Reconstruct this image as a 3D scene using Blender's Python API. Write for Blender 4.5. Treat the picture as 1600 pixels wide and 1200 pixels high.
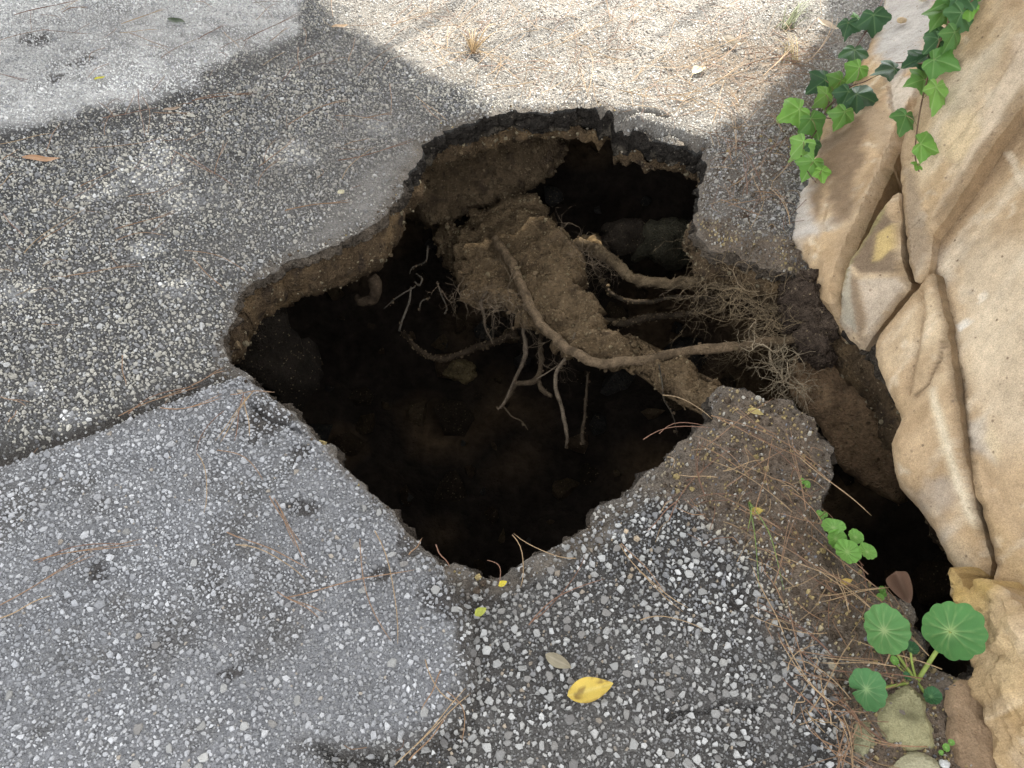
import bpy, math, random
import numpy as np
from mathutils import Vector, Matrix
random.seed(7)
RNG = np.random.default_rng(11)
SC = bpy.context.scene
for o in list(bpy.data.objects): bpy.data.objects.remove(o)
COL = SC.collection
R = math.radians

# ------------------------------------------------------------------ camera, sky, sun, exposure
CAM_H, PITCH, HFOV = 1.35, 50.0, 66.0
cd = bpy.data.cameras.new('camera'); cam = bpy.data.objects.new('camera', cd); COL.objects.link(cam)
cam.location = (0, 0, CAM_H); cam.rotation_euler = (R(90 - PITCH), 0, 0)
cd.sensor_width = 36; cd.sensor_fit = 'HORIZONTAL'; cd.angle = R(HFOV); cd.clip_start = 0.02; cd.clip_end = 500
SC.camera = cam
SUN_EL, SUN_AZ = 52.0, 24.0            # azimuth from +Y towards +X
w = bpy.data.worlds.new('World'); SC.world = w; w.use_nodes = True
nt = w.node_tree; nt.nodes.clear()
sky = nt.nodes.new('ShaderNodeTexSky'); sky.sky_type = 'NISHITA'; sky.sun_disc = False
sky.sun_elevation = R(SUN_EL); sky.sun_rotation = R(SUN_AZ); sky.air_density = 1.0; sky.dust_density = 2.5; sky.ozone_density = 1.0
hs = nt.nodes.new('ShaderNodeHueSaturation'); hs.inputs['Saturation'].default_value = 0.17
bg = nt.nodes.new('ShaderNodeBackground'); bg.inputs['Strength'].default_value = 0.15
wo = nt.nodes.new('ShaderNodeOutputWorld')
nt.links.new(sky.outputs[0], hs.inputs['Color']); nt.links.new(hs.outputs[0], bg.inputs[0]); nt.links.new(bg.outputs[0], wo.inputs[0])
sd_ = bpy.data.lights.new('sun', 'SUN'); sd_.energy = 2.1; sd_.angle = R(0.55); sd_.color = (1.0, 0.95, 0.86)
sun = bpy.data.objects.new('sun', sd_); COL.objects.link(sun)
SUND = Vector((math.sin(R(SUN_AZ))*math.cos(R(SUN_EL)), math.cos(R(SUN_AZ))*math.cos(R(SUN_EL)), math.sin(R(SUN_EL))))
sun.rotation_euler = SUND.to_track_quat('Z', 'Y').to_euler(); sun.location = SUND*12
SC.view_settings.view_transform = 'Standard'; SC.view_settings.look = 'None'
SC.view_settings.exposure = 2.48; SC.view_settings.gamma = 1.0; SC.view_settings.use_curve_mapping = False
SC.render.engine = 'CYCLES'

# ------------------------------------------------------------------ pixel -> world
FPX = 800/math.tan(R(HFOV/2)); CA, SA = math.cos(R(90-PITCH)), math.sin(R(90-PITCH))
CAMP = np.array([0, 0, CAM_H])
def rays(p):
    p = np.atleast_2d(np.asarray(p, float)); x = (p[:, 0]-800)/FPX; y = (600-p[:, 1])/FPX
    return np.stack([x, y*CA+SA, y*SA-CA], 1)
def P(px, py, z=0.0):
    d = rays([(px, py)])[0]; return CAMP + d*((z-CAM_H)/d[2])
def PP(pts, z=0.0):
    d = rays(pts); return CAMP + d*((z-CAM_H)/d[:, 2])[:, None]
def P2(pts): return PP(pts)[:, :2]
def pxm(p): return float((np.asarray(p)-CAMP)@np.array([0, SA, -CA]))/FPX      # metres per photo pixel at that depth

# ------------------------------------------------------------------ noise
def _h(ix, iy, iz, s):
    n = (ix.astype(np.int64)*374761393 + iy.astype(np.int64)*668265263 + iz.astype(np.int64)*2147483647 + s*974634777) & 0xffffffff
    n = ((n ^ (n >> 13))*1274126177) & 0xffffffff
    n = ((n ^ (n >> 16))*2246822519) & 0xffffffff
    return ((n ^ (n >> 15)) & 0xffff)/32767.5 - 1.0
def vnoise(p, s=0):
    p = np.asarray(p, float)
    if p.shape[1] == 2: p = np.concatenate([p, np.zeros((len(p), 1))+0.37], 1)
    i = np.floor(p).astype(np.int64); f = p-i; u = f*f*f*(f*(f*6-15)+10)
    r = 0
    for a in (0, 1):
        for b in (0, 1):
            for c in (0, 1):
                wt = (u[:, 0] if a else 1-u[:, 0])*(u[:, 1] if b else 1-u[:, 1])*(u[:, 2] if c else 1-u[:, 2])
                r = r + wt*_h(i[:, 0]+a, i[:, 1]+b, i[:, 2]+c, s)
    return r
def fbm(p, scale, octv=4, s=0, gain=0.5):
    p = np.asarray(p, float)/scale; r = 0; a = 1; t = 0
    for k in range(octv):
        r = r + a*vnoise(p*(2.03**k)+17.3*k, s+k); t += a; a *= gain
    return r/t
def ss(x, a, b):
    t = np.clip((x-a)/(b-a), 0, 1); return t*t*(3-2*t)

# ------------------------------------------------------------------ polygons
def poly_sd(pts, poly, exact=None):
    """signed distance (inside positive) and nearest point"""
    pts = np.asarray(pts, float); poly = np.asarray(poly, float)
    a = poly; b = np.roll(poly, -1, 0); e = b-a; el = (e*e).sum(1)+1e-12
    D = np.empty(len(pts)); N = np.empty((len(pts), 2)); I = np.empty(len(pts), bool)
    ch = max(1, int(3e6/len(poly)))
    for k in range(0, len(pts), ch):
        q = pts[k:k+ch]
        w_ = q[:, None]-a[None]; t = np.clip((w_*e).sum(2)/el, 0, 1)
        d = w_-t[..., None]*e; d2 = (d*d).sum(2); j = d2.argmin(1); r = np.arange(len(q))
        D[k:k+ch] = np.sqrt(d2[r, j]); N[k:k+ch] = a[j]+t[r, j][:, None]*e[j]
        c = ((a[:, 1] > q[:, 1][:, None]) != (b[:, 1] > q[:, 1][:, None]))
        xi = a[:, 0]+(q[:, 1][:, None]-a[:, 1])*e[:, 0]/np.where(np.abs(e[:, 1]) < 1e-12, 1e-12, e[:, 1])
        I[k:k+ch] = (c & (q[:, 0][:, None] < xi)).sum(1) % 2 == 1
    return np.where(I, D, -D), N
def line_d(pts, line):
    pts = np.asarray(pts, float); best = np.full(len(pts), 1e9)
    for a, b in zip(line[:-1], line[1:]):
        e = b-a; t = np.clip(((pts-a)@e)/(e@e+1e-12), 0, 1); best = np.minimum(best, np.linalg.norm(pts-a-t[:, None]*e, axis=1))
    return best
def rough(poly, step, amp, s=0):
    poly = np.asarray(poly, float); out = []
    for a, b in zip(poly, np.roll(poly, -1, 0)):
        n = max(1, int(np.linalg.norm(b-a)/step)); out += [a+(b-a)*k/n for k in range(n)]
    o = np.array(out); q = o.copy()
    q[:, 0] += amp*(0.9*fbm(o, 0.09, 3, s)+0.7*fbm(o, 0.022, 2, s+5)); q[:, 1] += amp*(0.9*fbm(o, 0.09, 3, s+50)+0.7*fbm(o, 0.022, 2, s+55))
    return q
def grid_cut(x0, x1, y0, y1, sp, polys_in=None, hole=None, snap=True):
    nx = int((x1-x0)/sp)+1; ny = int((y1-y0)/sp)+1
    gx, gy = np.meshgrid(x0+np.arange(nx)*sp, y0+np.arange(ny)*sp); pts = np.stack([gx.ravel(), gy.ravel()], 1)
    poly = hole if hole is not None else polys_in
    coarse = poly[::6] if len(poly) > 200 else poly
    sd, near = poly_sd(pts, coarse)
    if len(poly) > 200:
        m = np.abs(sd) < 0.07; s2, n2 = poly_sd(pts[m], poly); sd[m] = s2; near[m] = n2
    if hole is not None: sd = -sd
    keep = sd > 0.3*sp
    idx = np.arange(nx*ny).reshape(ny, nx)
    q = np.stack([idx[:-1, :-1].ravel(), idx[:-1, 1:].ravel(), idx[1:, 1:].ravel(), idx[1:, :-1].ravel()], 1)
    q = q[keep[q].all(1)]
    e = np.concatenate([q[:, [0, 1]], q[:, [1, 2]], q[:, [2, 3]], q[:, [3, 0]]])
    key = np.minimum(e[:, 0], e[:, 1])*(nx*ny)+np.maximum(e[:, 0], e[:, 1])
    u, inv, cnt = np.unique(key, return_inverse=True, return_counts=True)
    be = e[cnt[inv] == 1]
    bv = np.unique(be)
    if snap:
        mv = bv[sd[bv] < 2.2*sp]; pts[mv] = near[mv]
    used = np.unique(q); mp = np.full(nx*ny, -1); mp[used] = np.arange(len(used))
    lim = 2.2*sp
    onp = sd[be].max(1) < lim if hole is not None else np.ones(len(be), bool)
    return pts[used], mp[q], mp[be[onp]], sd[used]

# ------------------------------------------------------------------ mesh + object helpers
def mesh(name, v, f, col=None, mat=None, smooth=False, extra=None):
    v = np.asarray(v, np.float32); me = bpy.data.meshes.new(name)
    if isinstance(f, np.ndarray): groups = [f]
    else: groups = [np.asarray(g) for g in f if len(g)]
    li = np.concatenate([g.ravel() for g in groups]).astype(np.int32)
    sizes = np.concatenate([np.full(len(g), g.shape[1]) for g in groups]).astype(np.int32)
    starts = np.concatenate([[0], np.cumsum(sizes)[:-1]]).astype(np.int32)
    me.vertices.add(len(v)); me.vertices.foreach_set('co', v.ravel())
    me.loops.add(len(li)); me.loops.foreach_set('vertex_index', li)
    me.polygons.add(len(sizes)); me.polygons.foreach_set('loop_start', starts); me.polygons.foreach_set('loop_total', sizes)
    me.polygons.foreach_set('use_smooth', np.full(len(sizes), smooth))
    if col is not None:
        at = me.attributes.new('tint', 'FLOAT_COLOR', 'POINT'); c = np.ones((len(v), 4), np.float32); c[:, :np.asarray(col).shape[-1]] = col
        at.data.foreach_set('color', c.ravel())
    me.update(calc_edges=True); me.validate()
    if mat: me.materials.append(mat)
    return me
def link(name, me, parent=None, loc=None):
    o = bpy.data.objects.new(name, me); COL.objects.link(o)
    if parent is not None: o.parent = parent
    if loc is not None: o.location = loc
    return o
def tag(o, label=None, cat=None, group=None, kind=None):
    if label: o['label'] = label
    if cat: o['category'] = cat
    if group: o['group'] = group
    if kind: o['kind'] = kind
    return o
def empty(name, loc=(0, 0, 0)):
    o = bpy.data.objects.new(name, None); COL.objects.link(o); o.location = loc; o.empty_display_size = 0.05; return o
class MB:
    def __init__(s): s.v = []; s.f3 = []; s.f4 = []; s.c = []; s.n = 0
    def add(s, v, f3=None, f4=None, c=(1, 1, 1)):
        v = np.asarray(v, float); s.v.append(v)
        if f3 is not None and len(f3): s.f3.append(np.asarray(f3)+s.n)
        if f4 is not None and len(f4): s.f4.append(np.asarray(f4)+s.n)
        c = np.asarray(c, float); s.c.append(np.broadcast_to(c, (len(v), 3)) if c.ndim == 1 else c); s.n += len(v)
    def mesh(s, name, mat, smooth=False):
        g = []
        if s.f3: g.append(np.concatenate(s.f3))
        if s.f4: g.append(np.concatenate(s.f4))
        return mesh(name, np.concatenate(s.v), g, np.concatenate(s.c), mat, smooth)
def catmull(pts, n):
    p = np.asarray(pts, float)
    if len(p) < 3:
        t = np.linspace(0, 1, n*(len(p)-1)+1)[:, None]; return p[0]+(p[-1]-p[0])*t
    q = np.vstack([2*p[0]-p[1], p, 2*p[-1]-p[-2]]); out = []
    for i in range(1, len(q)-2):
        for k in range(n):
            t = k/n; a, b, c, d = q[i-1], q[i], q[i+1], q[i+2]
            out.append(0.5*((2*b)+(c-a)*t+(2*a-5*b+4*c-d)*t*t+(3*b-a-3*c+d)*t**3))
    out.append(p[-1]); return np.array(out)
def tube_arrays(pts, rad, sides=7, lump=0.0, s=0, flat=1.0):
    pts = np.asarray(pts, float); n = len(pts); rad = np.broadcast_to(np.asarray(rad, float), (n,)).copy()
    tg = np.gradient(pts, axis=0); tg /= np.linalg.norm(tg, axis=1)[:, None]+1e-12
    up = np.array([0.31, 0.17, 0.93]); V = []
    for i in range(n):
        a = np.cross(tg[i], up); a /= np.linalg.norm(a)+1e-12; b = np.cross(a, tg[i])
        ang = np.arange(sides)*2*math.pi/sides
        V.append(pts[i]+rad[i]*(np.cos(ang)[:, None]*a+np.sin(ang)[:, None]*b*flat))
    V = np.array(V).reshape(-1, 3)
    if lump:
        c = np.repeat(pts, sides, 0); r = np.repeat(rad, sides)
        k = 1+lump*(fbm(V, max(rad.mean()*2.2, 1e-4), 3, s))+lump*0.7*vnoise(V/(rad.mean()*0.8), s+9)
        V = c+(V-c)*k[:, None]
    i0 = np.arange(n-1)[:, None]*sides; j = np.arange(sides); j2 = (j+1) % sides
    F = np.stack([i0+j, i0+j2, i0+sides+j2, i0+sides+j], -1).reshape(-1, 4)
    caps = []
    for base, rev in ((0, True), ((n-1)*sides, False)):
        for k in range(1, sides-1): caps.append((base, base+k+1, base+k) if rev else (base, base+k, base+k+1))
    return V, np.array(caps), F
def ico(sub):
    import bmesh
    bm = bmesh.new(); bmesh.ops.create_icosphere(bm, subdivisions=sub, radius=1)
    v = np.array([x.co[:] for x in bm.verts]); f = np.array([[y.index for y in x.verts] for x in bm.faces]); bm.free(); return v, f
ICO = {k: ico(k) for k in (1, 2, 3, 4, 5)}

# ------------------------------------------------------------------ materials
def node(nt, t, **kw):
    n = nt.nodes.new(t)
    for k, v in kw.items(): setattr(n, k, v)
    return n
def surf(name, rough_=0.85, var=((0.02, 0.35),), bumps=((0.004, 0.3, 0.002),), speck=None, spec=0.3, base=None, vor=None, trans=0.0, sat=None):
    """base colour from the 'tint' attribute times noise; bumps = (feature size, strength, distance)"""
    m = bpy.data.materials.new(name); m.use_nodes = True; n = m.node_tree; n.nodes.clear()
    out = node(n, 'ShaderNodeOutputMaterial'); b = node(n, 'ShaderNodeBsdfPrincipled'); n.links.new(b.outputs[0], out.inputs[0])
    b.inputs['Roughness'].default_value = rough_; b.inputs['Specular IOR Level'].default_value = spec
    geo = node(n, 'ShaderNodeTexCoord'); pos = geo.outputs['Object']
    if base is None:
        at = node(n, 'ShaderNodeAttribute', attribute_name='tint'); col = at.outputs['Color']; alpha = at.outputs['Alpha']
    else:
        rg = node(n, 'ShaderNodeRGB'); rg.outputs[0].default_value = (*base, 1); col = rg.outputs[0]; alpha = None
    for k, (size, amp) in enumerate(var):
        t = node(n, 'ShaderNodeTexNoise'); t.inputs['Scale'].default_value = 1/size; t.inputs['Detail'].default_value = 4; t.inputs['Roughness'].default_value = 0.65
        n.links.new(pos, t.inputs['Vector'])
        mr = node(n, 'ShaderNodeMapRange'); mr.inputs['From Min'].default_value = 0.25; mr.inputs['From Max'].default_value = 0.75
        mr.inputs['To Min'].default_value = 1-amp; mr.inputs['To Max'].default_value = 1+amp
        n.links.new(t.outputs[0], mr.inputs['Value'])
        mx = node(n, 'ShaderNodeVectorMath', operation='SCALE'); n.links.new(col, mx.inputs[0]); n.links.new(mr.outputs[0], mx.inputs['Scale']); col = mx.outputs[0]
    height = None
    def addh(sock, amt):
        nonlocal height
        ml = node(n, 'ShaderNodeMath', operation='MULTIPLY'); ml.inputs[1].default_value = amt; n.links.new(sock, ml.inputs[0])
        if height is None: height = ml.outputs[0]
        else:
            ad = node(n, 'ShaderNodeMath', operation='ADD'); n.links.new(height, ad.inputs[0]); n.links.new(ml.outputs[0], ad.inputs[1]); height = ad.outputs[0]
    if vor:                                  # small grains: (size, light colour, share of cells, height, use alpha)
        for size, lc, share, hh in vor:
            vt = node(n, 'ShaderNodeTexVoronoi'); vt.inputs['Scale'].default_value = 1/size; n.links.new(pos, vt.inputs['Vector'])
            sp = node(n, 'ShaderNodeSeparateColor'); n.links.new(vt.outputs['Color'], sp.inputs[0])
            mr = node(n, 'ShaderNodeMapRange'); mr.inputs['From Min'].default_value = 1-share; mr.inputs['From Max'].default_value = 1.0; n.links.new(sp.outputs[0], mr.inputs['Value'])
            ed = node(n, 'ShaderNodeMapRange'); ed.inputs['From Min'].default_value = 0.55; ed.inputs['From Max'].default_value = 0.25; n.links.new(vt.outputs['Distance'], ed.inputs['Value'])
            fm = node(n, 'ShaderNodeMath', operation='MULTIPLY'); n.links.new(mr.outputs[0], fm.inputs[0]); n.links.new(ed.outputs[0], fm.inputs[1]); fac = fm.outputs[0]
            if alpha is not None:
                f2 = node(n, 'ShaderNodeMath', operation='MULTIPLY'); n.links.new(fac, f2.inputs[0]); n.links.new(alpha, f2.inputs[1]); fac = f2.outputs[0]
            mx = node(n, 'ShaderNodeMix', data_type='RGBA'); mx.inputs['B'].default_value = (*lc, 1)
            n.links.new(fac, mx.inputs['Factor']); n.links.new(col, mx.inputs['A']); col = mx.outputs['Result']
            addh(ed.outputs[0], hh)
    for size, amt, det in bumps:
        t = node(n, 'ShaderNodeTexNoise'); t.inputs['Scale'].default_value = 1/size; t.inputs['Detail'].default_value = det; t.inputs['Roughness'].default_value = 0.6
        n.links.new(pos, t.inputs['Vector']); addh(t.outputs[0], amt)
    if height is not None:
        bp = node(n, 'ShaderNodeBump'); bp.inputs['Strength'].default_value = 1.0; bp.inputs['Distance'].default_value = 1.0
        n.links.new(height, bp.inputs['Height']); n.links.new(bp.outputs[0], b.inputs['Normal'])
    n.links.new(col, b.inputs['Base Color'])
    if trans:
        tr = node(n, 'ShaderNodeBsdfTranslucent'); n.links.new(col, tr.inputs[0]); ms = node(n, 'ShaderNodeMixShader'); ms.inputs[0].default_value = trans
        n.links.new(b.outputs[0], ms.inputs[1]); n.links.new(tr.outputs[0], ms.inputs[2]); n.links.new(ms.outputs[0], out.inputs[0])
    return m
M_ROAD = surf('asphalt', 0.85, ((0.06, 0.22), (0.006, 0.45)), ((0.003, 0.0024, 3), (0.012, 0.004, 3)), vor=((0.0055, (0.40, 0.39, 0.36), 0.35, 0.002), (0.0034, (0.34, 0.34, 0.32), 0.35, 0.001)), spec=0.2)
M_STONE = surf('chippings', 0.7, ((0.004, 0.22),), ((0.003, 0.0010, 3),), spec=0.3)
M_BAND = surf('bitumen', 0.9, ((0.02, 0.4), (0.005, 0.4)), ((0.005, 0.006, 4), (0.02, 0.012, 3)), spec=0.08, vor=((0.008, (0.16, 0.14, 0.11), 0.10, 0.003),))
M_SOIL = surf('soil', 0.95, ((0.05, 0.3), (0.008, 0.4)), ((0.004, 0.005, 4), (0.016, 0.014, 4)), spec=0.08, vor=((0.006, (0.30, 0.23, 0.14), 0.10, 0.003),))
M_CAVE = surf('dark_soil', 0.95, ((0.3, 0.4), (0.05, 0.4)), ((0.02, 0.01, 4), (0.1, 0.04, 4)), spec=0.02)
M_ROCK = surf('sandstone', 0.9, vor=((0.007, (0.20, 0.14, 0.09), 0.025, -0.0006),), var=((0.12, 0.18), (0.02, 0.16), (0.0025, 0.32)), bumps=((0.0025, 0.0007, 4), (0.012, 0.0014, 4), (0.04, 0.004, 5)), spec=0.12)
M_ROOT = surf('root_bark', 0.95, ((0.02, 0.4), (0.004, 0.4)), ((0.003, 0.003, 4), (0.01, 0.006, 4)), spec=0.06)
M_NEEDLE = surf('dry_needle', 0.6, ((0.03, 0.3),), (), spec=0.3)
M_LEAF = surf('leaf', 0.42, ((0.02, 0.12),), ((0.006, 0.0008, 3),), spec=0.45, trans=0.22)
M_DRY = surf('dry_leaf', 0.6, ((0.012, 0.2),), ((0.006, 0.0008, 3),), spec=0.3, trans=0.12)
M_PINE = surf('pine_foliage', 0.7, (), (), base=(0.05, 0.09, 0.03))
M_BARK = surf('pine_bark', 0.9, ((0.05, 0.3),), ((0.03, 0.01, 4),), base=(0.16, 0.10, 0.07))

# ------------------------------------------------------------------ the hole outline (photo pixels on the road plane) with layer depths
# px, py, bitumen thickness, depth where the earth layer ends
HOLE = [(342,525,.03,.16),(362,500,.03,.18),(365,470,.03,.18),(385,440,.03,.17),(440,408,.03,.17),(500,385,.03,.19),(560,355,.035,.20),(600,328,.04,.22),
 (635,292,.05,.20),(640,262,.07,.16),(660,225,.09,.13),(700,195,.085,.13),(760,178,.09,.13),(800,169,.09,.125),(860,169,.095,.125),(905,161,.10,.13),(950,167,.12,.14),
 (1000,187,.11,.13),(1050,206,.10,.13),(1094,216,.09,.13),(1106,243,.10,.13),(1098,290,.07,.14),(1086,330,.05,.16),(1090,360,.04,.16),(1105,386,.04,.15),(1150,392,.04,.14),(1192,411,.04,.15),
 (1240,426,.04,.18),(1262,442,.04,.2),(1275,470,.04,.2),(1310,480,.05,.2),(1420,600,.05,.2),(1500,760,.05,.2),(1590,900,.05,.2),(1600,1000,.05,.2),(1512,1053,.05,.2),
 (1488,1056,.05,.2),(1468,1040,.05,.2),(1446,1000,.05,.2),(1440,970,.05,.2),(1428,940,.05,.2),(1398,916,.05,.2),(1360,898,.05,.2),(1330,860,.05,.2),(1300,822,.05,.2),(1290,790,.05,.2),
 (1300,740,.05,.2),(1305,692,.05,.2),(1286,670,.05,.2),(1262,646,.05,.2),(1236,622,.05,.2),(1200,612,.05,.2),(1160,600,.05,.2),(1126,590,.05,.2),
 (1110,620,.05,.2),(1106,650,.05,.2),(1060,690,.05,.2),(1040,715,.05,.2),(990,746,.05,.2),(938,780,.05,.2),(915,810,.05,.2),(890,836,.05,.2),(865,858,.05,.2),(820,874,.05,.2),
 (785,892,.05,.2),(757,905,.05,.2),(730,890,.05,.2),(690,882,.05,.2),(665,864,.05,.2),(640,834,.05,.2),(610,795,.05,.2),(580,765,.05,.2),(545,725,.05,.2),(510,690,.05,.2),(480,660,.05,.2),
 (440,630,.05,.2),(410,605,.05,.2),(385,586,.05,.18),(360,562,.05,.16)]
HA = np.array(HOLE, float); HP = P2(HA[:, :2]); HPR = rough(HP, 0.009, 0.022, 3)
SPX = 0.0075

# ------------------------------------------------------------------ road regions
def region(p, poly_px, soft, warp=0.03, s=0):
    q = p + np.stack([fbm(p, 0.14, 4, s), fbm(p, 0.14, 4, s+40)], 1)*warp
    return ss(poly_sd(q, P2(poly_px))[0], -soft, soft)
PG_B = [(-300,880),(0,738),(90,702),(180,668),(262,634),(345,600),(385,590),(470,655),(570,760),(640,840),(690,890),(712,930),(735,985),(738,1050),(722,1110),(690,1142),(640,1160),(560,1172),(505,1168),(520,1200),(520,1400),(-500,1400)]
PG_D = [(-300,-120),(475,-120),(470,0),(440,62),(380,95),(290,135),(215,165),(140,182),(70,200),(0,215),(-300,300)]
PG_E = [(505,-120),(500,0),(530,30),(610,62),(700,130),(800,168),(900,160),(1000,185),(1095,215),(1150,200),(1260,190),(1330,130),(1400,0),(1400,-120)]
PG_C = [(735,985),(720,930),(760,920),(840,880),(930,800),(1000,770),(1120,800),(1190,880),(1230,950),(1300,1050),(1350,1150),(1360,1400),(520,1400),(520,1200),(640,1160),(722,1110),(738,1050)]
PG_F = [(1126,585),(1200,605),(1310,690),(1310,740),(1295,820),(1400,910),(1450,1000),(1520,1060),(1620,1060),(1700,1400),(1345,1400),(1335,1150),(1300,1060),(1230,960),(1180,850),(1100,790),(1000,760),(1050,700),(1110,640)]
PG_G = [(1095,220),(1170,190),(1300,160),(1290,260),(1215,330),(1265,430),(1180,405),(1100,380),(1085,330)]
SEAM = P2([(-200,800),(0,724),(90,692),(180,660),(262,626),(345,592)])
SEAM_R = P2([(650,870),(705,900),(733,960),(742,1020),(738,1080),(712,1135),(650,1168),(560,1182),(480,1172)])
DARKBAND = P2([(-100,225),(60,205),(150,190),(250,165),(330,130),(400,100),(440,75),(480,60)])
CRACKS = [P2([(880,172),(930,168),(960,172),(1010,190),(1060,203),(1100,214)]), P2([(960,172),(1000,170),(1040,180)]), P2([(1000,195),(1040,210),(1085,232)]),
          P2([(395,640),(440,668),(500,690)]), P2([(500,1165),(560,1178),(600,1185)]), P2([(1045,1120),(1110,1105),(1180,1110)])]
PALE = [(240,262,70,38),(300,312,60,30),(225,392,45,22),(280,450,32,22),(150,305,40,20),(20,455,36,22),(60,610,30,18),(120,650,40,20),(990,1030,24,20),(950,832,30,12),(715,1010,24,50),(460,240,40,20),(590,200,50,20)]
DARKS = [(130,93,26,12),(155,908,22,18),(370,1060,24,10),(1148,940,14,18),(85,120,18,8),(60,60,30,12),(425,665,42,36),(470,715,26,22),(480,800,34,24),(640,850,26,30),(690,940,40,40),(760,935,60,34),(800,905,40,24),(960,690,40,26),(600,905,24,16),(720,1010,14,40)]
def spots(p, lst, s, k=0.5):
    r = np.zeros(len(p)); n = fbm(p, 0.06, 5, s, 0.65)*1.1+0.6*fbm(p, 0.010, 2, s+2)
    for x, y, rx, ry in lst:
        c = P2([(x, y)])[0]; ax = np.linalg.norm(P2([(x+rx, y)])[0]-c); ay = np.linalg.norm(P2([(x, y-ry)])[0]-c)
        d = np.sqrt(((p[:, 0]-c[0])/ax)**2+((p[:, 1]-c[1])/ay)**2)
        r = np.maximum(r, ss(0.95-d+n, 0, 0.45))
    return r
def road_fields(p, sdh):
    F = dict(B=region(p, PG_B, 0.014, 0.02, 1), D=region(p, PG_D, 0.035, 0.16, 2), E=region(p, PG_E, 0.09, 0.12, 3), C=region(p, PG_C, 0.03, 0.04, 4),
             F=region(p, PG_F, 0.045, 0.07, 5), G=region(p, PG_G, 0.04, 0.05, 6))
    F['F'] = np.maximum(F['F'], 0.9*region(p, [(1070,300),(1108,340),(1180,372),(1250,370),(1268,395),(1300,460),(1200,440),(1080,410)], 0.03, 0.05, 15))
    F['seam'] = np.maximum(1.1*np.exp(-(line_d(p, SEAM)/0.036)**2)*(0.8+0.6*fbm(p, 0.08, 3, 21)), 0)
    F['seamr'] = np.exp(-(line_d(p, SEAM_R)/0.022)**2)*np.clip(0.7+0.6*fbm(p, 0.05, 3, 22), 0, 1)
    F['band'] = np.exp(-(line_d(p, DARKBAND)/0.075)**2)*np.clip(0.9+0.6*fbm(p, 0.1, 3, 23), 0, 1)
    F['pale'] = spots(p, PALE, 31); F['dark'] = spots(p, DARKS, 32)
    # dust and dirt round the rim of the hole
    rim_w = 0.035+0.03*fbm(p, 0.15, 3, 24)
    near = ss(-p[:, 1], -1.35, -1.15)                       # the near lip is dirtier
    F['rim'] = ss(rim_w*(0.6+0.5*near)*(1-0.75*F['B'])-sdh, -0.02, 0.02)*np.clip(0.75+0.6*fbm(p, 0.04, 3, 27), 0, 1)
    lip = P2([(500,385),(560,355),(610,325),(645,270),(700,200),(640,215),(610,240),(570,270),(540,310),(500,345),(430,400)])
    F['lip'] = ss(poly_sd(p+fbm(p, 0.1, 3, 25)[:, None]*0.03, lip)[0], -0.03, 0.04)
    F['earthy'] = ss(poly_sd(p+np.stack([fbm(p, 0.2, 4, 33), fbm(p, 0.2, 4, 34)], 1)*0.2, P2([(1080,70),(1300,50),(1330,170),(1250,200),(1160,170),(1090,120)]))[0], -0.08, 0.1)+0.55*F['E']*ss(fbm(p, 0.18, 4, 35), 0.1, 0.5); F['earthy'] = np.clip(F['earthy'], 0, 1)
    lipw = P2([(300,470),(420,405),(560,345),(640,270),(700,190),(640,150),(560,160),(470,230),(420,300),(330,380)])
    du = 0.30+0.55*fbm(p, 0.45, 4, 28)+0.30*fbm(p, 0.10, 4, 29)+0.45*ss(poly_sd(p+fbm(p, 0.2, 3, 25)[:, None]*0.08, lipw)[0], -0.10, 0.12)
    F['dust'] = np.clip(du+0.25*F['rim']+0.3*F['G']+F['C']*(0.10+0.6*fbm(p, 0.16, 4, 30)), 0, 1)*(1-0.35*F['B'])
    return F
def mix(c, t, k): return c*(1-k[:, None])+np.asarray(t, float)*k[:, None]
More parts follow.
